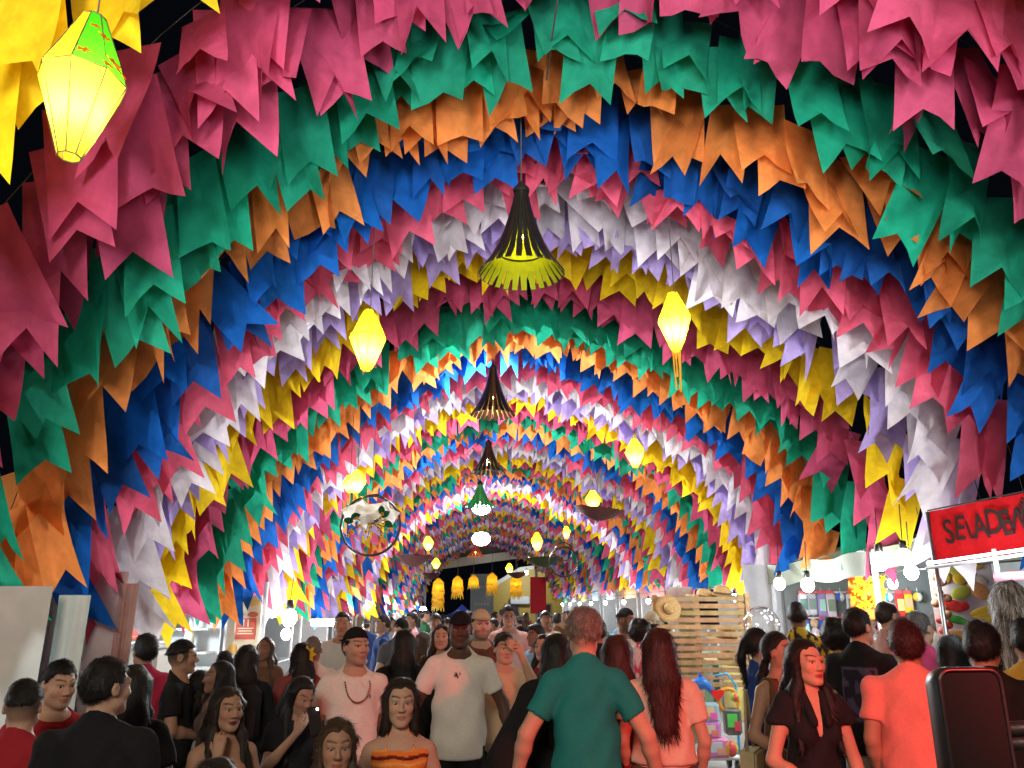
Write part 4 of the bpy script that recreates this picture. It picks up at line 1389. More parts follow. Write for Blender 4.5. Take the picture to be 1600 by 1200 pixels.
for px in (800, 850):
    f = MB()
    c = at(px, 958, 58)
    f.box((c.x, 57.96, c.z), (1.1, .08, 1.4))
    w_ = f.build('window_frame', M['paint'], YH, color=(.35, .2, .1))
    MB().box((c.x, 57.9, c.z), (.9, .04, 1.2)).build('pane', M['plastic'], w_, color=(.02, .02, .025))
bulb_at(Vector((3.4, 54.5, 4.2)), 'added bulb shining on the yellow house wall', .12, 260)  # lamp added to brighten the yellow wall
GW = empty('white_shop_front', at(752, 950, 52), 'pale shop front with small white letters beside the yellow house', 'building')
c = at(753, 936, 52)
MB().box((c.x, 52.2, 2.0), (1.5, .3, 4.0)).build('wall', M['paint'], GW, color=(.42, .48, .52))
MB().box((c.x, 52.02, at(753, 927, 52).z + .4), (1.6, .1, .12)).build('ledge', M['paint'], GW, color=(.6, .6, .6))
for k_ in range(5):
    MB().box((c.x - .42 + .2 * k_, 52.0, at(750, 944, 52).z), (.13, .06, .14), bev=.01).build('letter', M['white_metal'], GW)
BT = empty('blue_tent', at(722, 955, 40), 'bright blue pyramid tent roof over the far crowd', 'tent')
BT.location.z = 0
a = at(722, 944, 40)
w_, zt = 30 * 40 / F_PX, at(722, 944, 40).z
cx_ = a.x
for k_ in range(4):
    an = PI / 4 + PI / 2 * k_
    p0, p1 = Vector((math.cos(an) * w_ * 1.3, math.sin(an) * w_ * 1.3, zt - .55)), Vector((math.cos(an + PI / 2) * w_ * 1.3, math.sin(an + PI / 2) * w_ * 1.3, zt - .55))
    m = MB()
    m.sheet(lambda u, v: p0 * (1 - u) * v + p1 * u * v + Vector((0, 0, zt)) * (1 - v) - Vector((0, 0, .12 * math.sin(PI * v))), 6, 6)
    m.build('roof_panel', M['tarp'], BT, True, color=(.03, .09, .55), local=True)
    MB().tube([p0, Vector((p0.x, p0.y, 0))], .03, 6).build('pole', M['white_metal'], BT, True, local=True)
RB = at(841, 930, 45)
tag(MB().box((0, 0, 0), (.9, .04, 2.0), bev=.01).build('red_banner', M['fabric'], None, color=(.45, .02, .03)), 'dark red upright banner at the right end of the far opening', 'banner').location = RB
bulb_at(at(661, 954, 33), 'glaring bulb at the left end of the far opening, beside the blue tent', .14, 240)
bulb_at(at(676, 966, 33.5), 'smaller glaring bulb just below the bulb beside the blue tent', .08, 80)

# tree behind the right end of the far opening
TR = empty('dark_tree', at(845, 960, 62), 'dim leafy tree behind the right end of the far opening', 'tree')
TR.location.z = 0
MB().tube([(0, 0, 0), (.1, 0, 1.6), (.05, .1, 3.0)], [.16, .12, .06], 8).build('trunk', M['wood'], TR, True, color=(.12, .08, .05), local=True)
tr_ = random.Random(4)
m = MB()
for _ in range(900):
    v = Vector((tr_.gauss(0, .7), tr_.gauss(0, .6), tr_.gauss(3.3, .7)))
    e_ = Euler((tr_.uniform(0, 3), tr_.uniform(0, 3), tr_.uniform(0, 3))).to_matrix()
    m.add([v + e_ @ Vector(q) for q in ((-.12, 0, 0), (0, -.06, .03), (.14, 0, 0), (0, .06, .03))], [(0, 1, 2, 3)])
m.build('crown', M['flag'], TR, color=(.05, .09, .03), local=True)

# ------------------------------------------------------------------ vehicle: only its mirror reaches into the picture
VH = empty('van', (2.9, .2, 0), 'dark van at the right edge, its black wing mirror on an arm showing', 'van')
mc = at(1527, 1130, 2.15)
m = MB()
q = Euler((0, 0, R(4))).to_matrix()


def rrect(w, h, r_, n=5):
    out = []
    for cx_, cz_, a0 in ((w / 2 - r_, h / 2 - r_, 0), (-w / 2 + r_, h / 2 - r_, PI / 2), (-w / 2 + r_, -h / 2 + r_, PI), (w / 2 - r_, -h / 2 + r_, 1.5 * PI)):
        for i in range(n):
            a = a0 + PI / 2 * i / (n - 1)
            out.append((cx_ + math.cos(a) * r_, cz_ + math.sin(a) * r_))
    return out


mw, mh = 106 * 2.15 / F_PX, .36
mc = Vector((mc.x, 2.15, at(1527, 1043, 2.15).z - mh / 2))


def shell(rings):
    """rings: (outline, y offset) from glass side to the rounded back"""
    vs, fs = [], []
    for poly, y in rings:
        vs += [mc + q @ Vector((x, y, z)) for x, z in poly]
    k_ = len(rings[0][0])
    for r_ in range(len(rings) - 1):
        for i in range(k_):
            j = (i + 1) % k_
            fs.append((r_ * k_ + i, r_ * k_ + j, (r_ + 1) * k_ + j, (r_ + 1) * k_ + i))
    fs.append(tuple((len(rings) - 1) * k_ + i for i in range(k_)))
    return MB().add(vs, fs)


M['mirror_black'] = simple('black_moulded_plastic', (.010, .011, .012), .38, var=.2, scale=60, bump=.06)
hs = shell([(rrect(mw - .022, mh - .022, .028), .004), (rrect(mw - .014, mh - .014, .032), -.006), (rrect(mw, mh, .036), 0.004), (rrect(mw, mh, .036), .03), (rrect(mw * .9, mh * .93, .036), .07), (rrect(mw * .6, mh * .7, .03), .095)])
wm = hs.build('wing_mirror', M['mirror_black'], VH, True)
M['mirror_glass'], nt_, b_ = nodes('mirror_glass')
b_.inputs['Base Color'].default_value = (.022, .028, .028, 1)
b_.inputs['Metallic'].default_value = .5
b_.inputs['Roughness'].default_value = .12
gm = MB()
pl = rrect(mw - .026, mh - .026, .026)
gm.add([mc + q @ Vector((x, .002 + .02 * (x * x + z * z), z)) for x, z in pl], [tuple(range(len(pl) - 1, -1, -1))])
g_ = gm.build('glass', M['mirror_glass'], wm)
arm = MB()
for dz in (.0, -.035):
    arm.tube([mc + Vector((mw * .5 - .03, .03, .02 + dz)), mc + Vector((mw * .5 + .16, .02, .03 + dz)), mc + Vector((mw * .5 + .45, -.1, .04 + dz))], .020, 8)
arm.build('mirror_arm', M['mirror_black'], VH, True)
bd = (.02, .022, .026)
vb = MB()
px0 = 2.02
prof = [(1.95, .35), (1.95, .95), (1.75, 1.25), (1.35, 2.05), (-2.4, 2.15), (-2.5, .35)]
m = MB()
vs = [Vector((x, y, z)) for x in (px0, px0 + 1.75) for y, z in prof]
k_ = len(prof)
m.add(vs, [tuple(range(k_)), tuple(range(2 * k_ - 1, k_ - 1, -1))] + [(i, k_ + i, k_ + (i + 1) % k_, (i + 1) % k_) for i in range(k_)])
m.build('body', M['plastic'], VH, color=bd)
MB().add([Vector((px0 + .12, 1.755, 1.28)), Vector((px0 + 1.63, 1.755, 1.28)), Vector((px0 + 1.55, 1.375, 2.02)), Vector((px0 + .2, 1.375, 2.02))], [(0, 1, 2, 3)]).build('windscreen', M['mirror_glass'], VH)
d_ = MB().box((px0 - .006, .55, 1.15), (.02, 1.1, 1.5), bev=.008).build('door', M['plastic'], VH, color=bd)
MB().box((px0 - .03, .2, 1.1), (.03, .16, .03), bev=.01).build('handle', M['mirror_black'], d_)
MB().box((px0 - .014, .6, 1.62), (.012, .8, .5)).build('window', M['mirror_glass'], d_)
for y in (1.15, -1.6):
    for x in (px0 + .12, px0 + 1.6):
        MB().lathe([(.18, -.11), (.31, -.11), (.34, -.08), (.34, .08), (.31, .11), (.18, .11)], 22, (x, y, .34), rot=Euler((0, PI / 2, 0)).to_matrix()).build('tyre', M['mirror_black'], VH, True)
        MB().lathe([(.002, -.09), (.17, -.1), (.19, -.11), (.19, .11), (.17, .1), (.002, .09)], 16, (x, y, .34), rot=Euler((0, PI / 2, 0)).to_matrix()).build('rim', M['metal'], VH, True)
M['red_lamp'] = emit('red_beacon_lens', (1, .03, .03), 12)
for x in (.12, 1.45):
    MB().box((px0 + x, .9, 2.20), (.30, .22, .14), bev=.04).build('red_beacon', M['red_lamp'], VH)
MB().box((px0 + .8, .9, 2.12), (1.75, .26, .05), bev=.01).build('light_bar', M['mirror_black'], VH)
bl = Vector((px0 - .05, 1.15, 2.22))
BEACON = lamp('beacon_light', bl - VH.location, 420, (1.0, .05, .045), .10, VH, 'SPOT', (Vector((1.35, 4.6, 1.15)) - bl).to_track_quat('-Z', 'Y').to_euler(), spot=(R(62), .8))

# ------------------------------------------------------------------ people: one implicit body per person, skinned by surface nets
V3 = lambda *a: np.array(a, dtype=np.float32)


def smin(a, b, k):
    h = np.clip(.5 + .5 * (b - a) / k, 0, 1)
    return b + (a - b) * h - k * h * (1 - h)


def smax(a, b, k):
    return -smin(-a, -b, k)


def rc(P, a, b, r1, r2):
    a, b = V3(*a), V3(*b)
    ba = b - a
    pa = P - a
    h = np.clip(pa @ ba / max(1e-9, float(ba @ ba)), 0, 1)
    return np.linalg.norm(pa - h[:, None] * ba, axis=1) - (r1 + (r2 - r1) * h)


def ell(P, c, r):
    q = (P - V3(*c)) / V3(*r)
    k0 = np.linalg.norm(q, axis=1)
    k1 = np.linalg.norm(q / V3(*r), axis=1)
    return k0 * (k0 - 1) / np.maximum(k1, 1e-6)


def flat(P, a, b, r1, r2, sy):
    """round cone squeezed along y by sy (>1 is thinner)"""
    a, b = np.array(a, np.float32), np.array(b, np.float32)
    Q = P.copy()
    ym = (a[1] + b[1]) / 2
    Q[:, 1] = (P[:, 1] - ym) * sy + ym
    a2, b2 = a.copy(), b.copy()
    a2[1] = (a[1] - ym) * sy + ym
    b2[1] = (b[1] - ym) * sy + ym
    return rc(Q, a2, b2, r1, r2) / sy ** .5


def mirror(P):
    Q = P.copy()
    Q[:, 0] = np.abs(Q[:, 0])
    return Q


_nk = RNG.normal(size=(10, 3)).astype(np.float32)
_np = RNG.uniform(0, 6.28, 10).astype(np.float32)


def nz3(P, freq):
    s = 0
    for i in range(10):
        s = s + np.sin(P @ (_nk[i] * freq) + _np[i])
    return s / 4.0


def surface_net(fn, lo, hi, hxy, zs):
    """fn(P)->signed distance; returns vertices and quads of its zero set on a grid with free z spacing"""
    xs = np.arange(lo[0], hi[0] + hxy, hxy, dtype=np.float32)
    ys = np.arange(lo[1], hi[1] + hxy, hxy, dtype=np.float32)
    zs = np.asarray(zs, np.float32)
    B = 4

    def pad(a):
        r = (-len(a) + 1) % B
        st = a[-1] - a[-2]
        return np.concatenate([a, a[-1] + st * np.arange(1, r + 1, dtype=np.float32)])
    xs, ys, zs = pad(xs), pad(ys), pad(zs)
    nx, ny, nz = len(xs), len(ys), len(zs)
    # coarse look
    cx, cyy, cz = xs[B // 2::B], ys[B // 2::B], zs[B // 2::B]
    G = np.stack(np.meshgrid(cx, cyy, cz, indexing='ij'), -1).reshape(-1, 3)
    D = fn(G).reshape(len(cx), len(cyy), len(cz))
    hz = np.diff(zs)[B // 2::B][:len(cz)]
    hz = np.concatenate([hz, np.full(len(cz) - len(hz), hz[-1])]) if len(hz) < len(cz) else hz
    rad = np.sqrt(2 * (hxy * B * .75) ** 2 + (hz * B * .75) ** 2) + .012
    act = np.abs(D) < rad[None, None, :]
    Fd = np.repeat(np.repeat(np.repeat(np.sign(D), B, 0), B, 1), B, 2).astype(np.float32)
    ex = [(0, nx - Fd.shape[0]), (0, ny - Fd.shape[1]), (0, nz - Fd.shape[2])]
    Fd = np.pad(Fd, ex, mode='edge')
    Am = np.repeat(np.repeat(np.repeat(act, B, 0), B, 1), B, 2)
    Am = np.pad(Am, ex, mode='edge')
    ii = np.argwhere(Am)
    P = np.stack([xs[ii[:, 0]], ys[ii[:, 1]], zs[ii[:, 2]]], -1)
    Fd[ii[:, 0], ii[:, 1], ii[:, 2]] = fn(P)
    Fd[0], Fd[-1] = 1, 1
    Fd[:, 0], Fd[:, -1] = 1, 1
    Fd[:, :, 0], Fd[:, :, -1] = 1, 1
    S = Fd < 0
    c = [S[i:nx - 1 + i, j:ny - 1 + j, k:nz - 1 + k] for i in (0, 1) for j in (0, 1) for k in (0, 1)]
    al, an = c[0].copy(), c[0].copy()
    for q in c[1:]:
        al &= q
        an |= q
    cells = np.argwhere(an & ~al)
    if len(cells) == 0:
        return np.zeros((0, 3), np.float32), np.zeros((0, 4), np.int32)
    idx = np.full((nx - 1, ny - 1, nz - 1), -1, np.int32)
    idx[cells[:, 0], cells[:, 1], cells[:, 2]] = np.arange(len(cells))
    acc = np.zeros((len(cells), 3), np.float32)
    cnt = np.zeros(len(cells), np.float32)
    for ax in range(3):
        o1, o2 = [a for a in range(3) if a != ax]
        for u in (0, 1):
            for v in (0, 1):
                a = cells.copy()
                a[:, o1] += u
                a[:, o2] += v
                b = a.copy()
                b[:, ax] += 1
                fa = Fd[a[:, 0], a[:, 1], a[:, 2]]
                fb = Fd[b[:, 0], b[:, 1], b[:, 2]]
                m = (fa < 0) != (fb < 0)
                t = np.where(m, fa / np.where(fa == fb, 1, fa - fb), 0)
                p = np.zeros((len(cells), 3), np.float32)
                p[:, o1], p[:, o2], p[:, ax] = u, v, t
                acc += p * m[:, None]
                cnt += m
    loc = acc / cnt[:, None]
    V = np.empty_like(loc)
    for ax, g in enumerate((xs, ys, zs)):
        i0 = cells[:, ax]
        V[:, ax] = g[i0] * (1 - loc[:, ax]) + g[i0 + 1] * loc[:, ax]
    Q = []
    for ax in range(3):
        o1, o2 = (ax + 1) % 3, (ax + 2) % 3
        sl0 = [slice(1, n - 1) for n in (nx, ny, nz)]
        sl1 = [slice(1, n - 1) for n in (nx, ny, nz)]
        sl0[ax] = slice(0, (nx, ny, nz)[ax] - 1)
        sl1[ax] = slice(1, (nx, ny, nz)[ax])
        s0, s1 = S[tuple(sl0)], S[tuple(sl1)]
        for flip, msk in ((False, s0 & ~s1), (True, ~s0 & s1)):
            e = np.argwhere(msk)
            if not len(e): continue
            off = np.ones(3, int)
            off[ax] = 0
            e = e + off
            qs = []
            for du, dv in ((-1, -1), (0, -1), (0, 0), (-1, 0)):
                g = e.copy()
                g[:, o1] += du
                g[:, o2] += dv
                qs.append(idx[g[:, 0], g[:, 1], g[:, 2]])
            q = np.stack(qs, 1)
            if flip: q = q[:, ::-1]
            Q.append(q)
    Q = np.concatenate(Q)
    Q = Q[(Q >= 0).all(1)]
    return V, Q


def np_mesh(name, V, Q, mat, tint=None):
    me = bpy.data.meshes.new(name)
    me.vertices.add(len(V))
    me.vertices.foreach_set('co', np.ascontiguousarray(V, np.float32).ravel())
    me.loops.add(len(Q) * 4)
    me.loops.foreach_set('vertex_index', np.ascontiguousarray(Q, np.int32).ravel())
    me.polygons.add(len(Q))
    me.polygons.foreach_set('loop_start', np.arange(0, len(Q) * 4, 4, dtype=np.int32))
    me.polygons.foreach_set('use_smooth', np.ones(len(Q), bool))
    a = me.attributes.new('tint', 'FLOAT_COLOR', 'POINT')
    c = np.ones((len(V), 4), np.float32)
    if tint is not None: c[:, :3] = tint
    a.data.foreach_set('color', c.ravel())
    me.materials.append(mat)
    me.update(calc_edges=True)
    me.validate()
    return me


def strands(V, Q, n, style, L, rng, hr, piv):
    """loose locks lying over the hair mass, each a tapering three-step ribbon"""
    nv = np.zeros_like(V)
    fnrm = np.cross(V[Q[:, 2]] - V[Q[:, 0]], V[Q[:, 3]] - V[Q[:, 1]])
    for k_ in range(4):
        np.add.at(nv, Q[:, k_], fnrm)
    nv /= np.maximum(np.linalg.norm(nv, axis=1, keepdims=True), 1e-9)
    Hf = (V - piv) @ hr + piv - V3(0, 0, 1.612)
    ok = np.flatnonzero(~((Hf[:, 1] < -.035) & (np.abs(Hf[:, 0]) < .078) & (Hf[:, 2] < (.088 if style in ('long', 'longback', 'wavy', 'low', 'ponytail', 'bun') else .075)) & (Hf[:, 2] > -.12)))
    pick = rng.choice(ok if len(ok) else np.arange(len(V)), n)
    P, nn = V[pick].astype(np.float64), nv[pick].astype(np.float64)
    crown = (np.array([[0, .045, 0.]]) + 0) @ hr.T + np.array([[piv[0], piv[1], 0]])
    out = P - crown
    out[:, 2] = 0
    out /= np.maximum(np.linalg.norm(out, axis=1, keepdims=True), 1e-6)
    long_ = style in ('long', 'longback', 'wavy', 'bob')
    curl = style in ('curly', 'afro')
    wob = 1.6 if curl else .5 if style == 'wavy' else .22
    fl = out * .55 + np.array([[0, 0, -1.0]]) + rng.normal(size=(n, 3)) * wob
    if style in ('fade', 'thick', 'short', 'crop'):
        fl = out * .9 + np.array([[0, -.25, -.55]]) + rng.normal(size=(n, 3)) * .45
    if style in ('long', 'longback', 'wavy', 'low', 'ponytail', 'bun', 'bob'):
        fr_ = (Hf[pick][:, 1] < .03) & (Hf[pick][:, 2] > .02)
        loc = np.stack([np.sign(Hf[pick][:, 0] + 1e-5) * 1.0, np.full(n, .45), -.95 + .6 * (np.abs(Hf[pick][:, 0]) < .03)], 1) + rng.normal(size=(n, 3)) * .12
        fl = np.where(fr_[:, None], loc @ hr.T, fl)
    fl -= nn * (fl * nn).sum(1, keepdims=True)
    fl /= np.maximum(np.linalg.norm(fl, axis=1, keepdims=True), 1e-6)
    side = np.cross(nn, fl)
    ln = rng.uniform(.5, 1.0, n)[:, None] * {'crop': .012, 'fade': .022, 'short': .026, 'thick': .04, 'curly': .030, 'afro': .035, 'wavy': .075, 'long': .12, 'longback': .12, 'bob': .09}.get(style, .07)
    frz = ((Hf[pick][:, 1] < .03) | (Hf[pick][:, 2] > .03))[:, None]
    if long_: ln = np.where(frz, np.minimum(ln, .05), ln)
    w = rng.uniform(.5, 1.0, n)[:, None] * (.0016 if long_ else .0013)
    lift = rng.uniform(.25, 1.0, n)[:, None] * (.0085 if curl else .007 if style == 'wavy' else .0055)
    bend = rng.normal(size=(n, 1)) * ln * (.45 if curl else .3 if style == 'wavy' else .08)
    vs, qs = [], []
    for j, (t, wk) in enumerate(((0, .6), (.35, 1), (.7, .85), (1.0, .15))):
        c = P + fl * ln * t + nn * (lift * (.25 + t * .75) - (ln * t) ** 2 * (np.where(frz, 2.4, .8) if long_ else 0.0) + .0006) + side * bend * t * t
        vs += [c - side * w * wk, c + side * w * wk]
    VV = np.stack(vs, 1).reshape(-1, 3)
    b = (np.arange(n) * 8 + len(V))[:, None]
    QQ = np.concatenate([b + np.array([[2 * j, 2 * j + 1, 2 * j + 3, 2 * j + 2]]) for j in range(3)])
    return np.concatenate([V, VV.astype(np.float32)]), np.concatenate([Q, QQ.astype(np.int32)])


HC = V3(0, .0, 1.612)                       # middle of the head
SKIN = {'fair': (.58, .37, .28), 'light': (.49, .295, .205), 'tan': (.37, .205, .135), 'brown': (.22, .115, .072), 'dark': (.098, .05, .034)}
HAIRC = {'black': (.012, .010, .010), 'dark': (.026, .017, .013), 'brown': (.06, .033, .02), 'wine': (.05, .014, .014), 'grey': (.19, .165, .14),
         'silver': (.20, .20, .20), 'salt': (.11, .10, .095)}
HANG = {'L': ((.245, .03, 1.11), (.255, -.05, .87), (.0, -.12, -1), (-1, 0, 0)), 'R': ((-.245, .03, 1.11), (-.255, -.05, .87), (0, -.12, -1), (1, 0, 0))}


class Body:
    def __init__(s, sex='m', wide=1.0, arms=None, yaw=0, pitch=0, tilt=0, fit=1.0, seed=0):
        g = random.Random(seed)
        s.v = [max(-1.6, min(1.6, g.gauss(0, 1))) for _ in range(9)]
        s.sex, s.wide = sex, wide
        s.arms = dict(HANG)
        if arms: s.arms.update(arms)
        s.hr = np.array(Euler((R(pitch), R(tilt), R(yaw))).to_matrix(), np.float32)
        s.sh = {'m': .178, 'f': .150, 'c': .150}[sex] * wide
        s.fit = fit
        s.piv = V3(0, .02, 1.52)

    def head_frame(s, P):
        """into the turned head's own frame, origin mid head"""
        return (P - s.piv) @ s.hr + s.piv - HC

    def head_out(s, H):
        return (H + HC - s.piv) @ s.hr.T + s.piv

    def torso(s, P, e=0.0, low=True):
        w = s.wide
        if s.sex == 'm':
            d = ell(P, (0, 0, 1.27), (.165 * w + e, .112 * w + e, .205 + e))
            d = smin(d, ell(P, (0, -.005, 1.06), (.148 * w + e, .108 * w + e, .17 + e)), .06)
            d = smin(d, ell(P, (0, .008, .93), (.162 * w + e, .118 * w + e, .13 + e)), .06)
        else:
            d = ell(P, (0, 0, 1.27), (.138 * w + e, .098 * w + e, .20 + e))
            d = smin(d, ell(P, (0, 0, 1.08), (.118 * w + e, .092 * w + e, .16 + e)), .06)
            d = smin(d, ell(P, (0, .012, .92), (.165 * w + e, .125 * w + e, .14 + e)), .07)
            if s.sex == 'f':
                d = smin(d, ell(mirror(P), (.066, -.074, 1.265), (.056 + e, .046 + e, .058 + e)), .045)
        x = s.sh
        d = smin(d, rc(mirror(P), (.03, .008, 1.400), (x - .015, .008, 1.368), .060 + e, .050 + e), .05)
        d = smin(d, rc(mirror(P), (.0, .026, 1.462), (x * .85, .014, 1.362), .040 + e, .032 + e), .04)
        return d

    def neck(s, P, e=0.0):
        r = .056 if s.sex == 'm' else .047
        return rc(P, (0, .022, 1.40), (0, .008, 1.56), r + .006 + e, r + e)

    def arm(s, P, side, e=0.0, upto=2.0):
        el, wr, hd, pn = s.arms[side]
        sx = s.sh if side == 'L' else -s.sh
        sh = (sx, .005, 1.362)
        f = 1.0 if s.sex == 'm' else .84
        d = rc(P, sh, el, .054 * f + e, .041 * f + e)
        if upto > 1:
            el_, wr_ = np.array(el), np.array(wr)
            mid = el_ * .72 + wr_ * .28
            d = smin(d, rc(P, el, mid, .040 * f + e, .042 * f + e), .02)
            d = smin(d, rc(P, mid, wr, .042 * f + e, .027 * f + e), .02)
        return d

    def hand(s, P, side):
        el, wr, hd, pn = s.arms[side]
        wr = np.array(wr, float)
        hd = np.array(hd, float)
        hd /= np.linalg.norm(hd)
        pn = np.array(pn, float)
        pn -= hd * (pn @ hd)
        pn /= np.linalg.norm(pn)
        lat = np.cross(pn, hd) * (1 if side == 'L' else -1)          # towards the thumb
        k = .93 if s.sex == 'm' else .84
        d = None
        curl = .55
        for i, (o, ln, r) in enumerate(((.030, .072, .0098), (.010, .080, .0100), (-.011, .075, .0096), (-.030, .058, .0086))):
            kn = wr + (hd * .088 + lat * o) * k
            dpalm = rc(P, wr + hd * .012 + lat * o * .5, kn, .0165 * k, .0135 * k)
            d = dpalm if d is None else smin(d, dpalm, .012)
        for i, (o, ln, r) in enumerate(((.030, .072, .0098), (.010, .080, .0100), (-.011, .075, .0096), (-.030, .058, .0086))):
            kn = wr + (hd * .088 + lat * o) * k
            d1 = hd * math.cos(curl * .5) + pn * math.sin(curl * .5) + lat * o * 3.2
            d2 = hd * math.cos(curl * 1.7) + pn * math.sin(curl * 1.7) + lat * o * 2.2
            m = kn + d1 * ln * .52 * k
            t = m + d2 * ln * .5 * k
            d = smin(d, rc(P, kn, m, r, r * .95), .004)
            d = smin(d, rc(P, m, t, r * .95, r * .8), .003)
        b = wr + (hd * .022 + lat * .026) * k
        m = b + (hd * .034 + lat * .026 + pn * .014) * k
        t = m + (hd * .034 + lat * .008 + pn * .010) * k
        d = smin(d, rc(P, b, m, .0155 * k, .0115 * k), .012)
        return smin(d, rc(P, m, t, .0115 * k, .0095 * k), .004)

    def legs(s, P, e=0.0):
        Q = mirror(P)
        w = s.wide
        t = .092 if s.sex == 'f' else .088
        d = rc(Q, (.088 * w, .01, .88), (.098, -.008, .50), t * w + e, .058 + e)
        d = smin(d, rc(Q, (.098, -.008, .50), (.10, .012, .36), .056 + e, .057 + e), .03)
        return smin(d, rc(Q, (.10, .012, .36), (.10, .022, .08), .057 + e, .040 + e), .03)

    def foot(s, P, e=0.0):
        Q = mirror(P)
        return smin(rc(Q, (.10, .03, .045), (.115, -.14, .035), .042 + e, .036 + e), ell(Q, (.118, -.17, .03), (.045 + e, .05 + e, .03 + e)), .02)

    def head(s, P):
        H = s.head_frame(P)
        X = mirror(H)
        d = ell(H, (0, .014, .012), (.0745, .094, .098))
        d = smin(d, ell(H, (0, -.030, -.036), (.057 + .0025 * s.v[7], .062, .082)), .03)
        v = s.v
        j = (.044 if s.sex == 'm' else .037) + .004 * v[0]
        d = smin(d, rc(X, (j, -.018, -.070), (.012, -.070, -.099), .024, .020), .03)
        d = smin(d, ell(X, (.036, -.062, -.026), (.026, .022, .024)), .02)
        d = smin(d, rc(X, (.010, -.088, .024), (.046, -.072, .024), .010, .009), .016)
        d = smax(d, -ell(X, (.0315, -.106, .003), (.021, .025, .0125)), .010)
        d = smin(d, rc(H, (.0008 * v[8], -.088, .012), (.0012 * v[8], -.1105 - .003 * v[1], -.029 + .0028 * v[2]), .0075 + .0008 * v[3], .0112 + .001 * v[3]), .010)
        d = smin(d, ell(X, (.0122 + .0014 * v[3], -.100, -.034 + .0025 * v[2]), (.009 + .001 * v[3], .011, .008)), .007)
        d = smin(d, ell(H, (0, -.0865, -.0605), (.0240 + .0022 * v[4], .0135, .0062 + .001 * v[5])), .006)
        d = smin(d, ell(H, (0, -.0850, -.0725), (.0205 + .002 * v[4], .0135, .0072 + .001 * v[5])), .006)
        d = smax(d, -rc(X, (0, -.1035, -.0662), (.023, -.090, -.0655), .0028, .002), .004)
        d = smin(d, ell(H, (0, -.079, -.100 + .0015 * v[6]), (.018 + .0025 * v[5], .014, .014)), .014)
        # upper and lower lids over the eyeballs
        d = smin(d, rc(X, (.017, -.0835, .0094), (.045, -.076, .0072), .0062, .0052), .005)
        d = smin(d, rc(X, (.018, -.0825, -.0075), (.044, -.0755, -.006), .0052, .0046), .006)
        e = ell(X, (.079, .012, -.008), (.011, .021, .031))
        e = smax(e, -ell(X, (.091, .006, -.006), (.009, .012, .019)), .006)
        return smin(d, e, .008)

    def skin_sdf(s, P):
        d = s.torso(P)
        d = smin(d, s.neck(P), .03)
        for side in 'LR':
            d = smin(d, s.arm(P, side), .025)
            d = smin(d, s.hand(P, side), .010)
        d = smin(d, s.legs(P), .03)
        d = smin(d, s.foot(P, -.006), .02)
        return smin(d, s.head(P), .018)

    def skin_tint(s, V, tone, lips=None, beard=0.0, fade=0.0, brow=1.0, hairc=(.02, .015, .012), lash=1.0):
        H = s.head_frame(V)
        X = mirror(H)
        c = np.tile(np.array(tone, np.float32), (len(V), 1))
        face = (H[:, 1] < -.03) & (np.abs(H[:, 2]) < .13) & (X[:, 0] < .09)

        def mixin(mask, col, w):
            w = np.clip(w, 0, 1)[:, None] * mask[:, None]
            return c * (1 - w) + np.array(col, np.float32) * w
        # flush
        c = mixin(face, (tone[0] * 1.12, tone[1] * .80, tone[2] * .74), np.exp(-((X[:, 0] - .038) ** 2 + (H[:, 2] + .028) ** 2) / .0006) * .5)
        lc = lips or (tone[0] * .80, tone[1] * .50, tone[2] * .48)
        q = (H[:, 0] / .027) ** 2 + ((H[:, 2] + .0665) / .0125) ** 2
        c = mixin(face & (H[:, 1] < -.07), lc, (1.15 - q) * 2.0)
        bz = .031 + .006 * np.sin(np.clip((X[:, 0] - .012) / .04, 0, 1) * 2.4)
        c = mixin(face & (X[:, 0] > .010) & (X[:, 0] < .054), hairc, brow * (1.35 - np.abs(H[:, 2] - bz) / .0042) * .75)
        lz = .0105 + .002 * np.sin(np.clip((X[:, 0] - .016) / .03, 0, 1) * 3.14)
        c = mixin(face & (X[:, 0] > .015) & (X[:, 0] < .048), (.02, .014, .012), lash * (1.2 - np.abs(H[:, 2] - lz + .003) / .0038))
        c = mixin(face & (X[:, 0] < .018) & (H[:, 1] < -.09), (tone[0] * .35, tone[1] * .3, tone[2] * .3),
                  1.0 - ((X[:, 0] - .008) / .005) ** 2 - ((H[:, 2] + .0415) / .004) ** 2)
        if beard > 0:
            zz = (H[:, 2] < -.048 + .35 * np.maximum(0, X[:, 0] - .045)) & (H[:, 1] < .01) & (H[:, 2] > -.13)
            around = ((H[:, 0] / .03) ** 2 + ((H[:, 2] + .067) / .012) ** 2) > 1.0
            c = mixin(zz & around, hairc, np.full(len(V), beard))
        if fade > 0:
            g = (X[:, 0] > .045) | (H[:, 1] > .03)
            up = np.clip((H[:, 2] + .075) / .07, 0, 1) * fade
            c = mixin(g & (H[:, 2] > -.08) & (H[:, 2] < .075) & (H[:, 1] > -.045) & (X[:, 0] < .083 + 10 * (H[:, 1] > .04)) & ~((X[:, 0] > .0755) & (np.abs(H[:, 1] - .012) < .024) & (H[:, 2] < .03)), hairc, up)
        return c

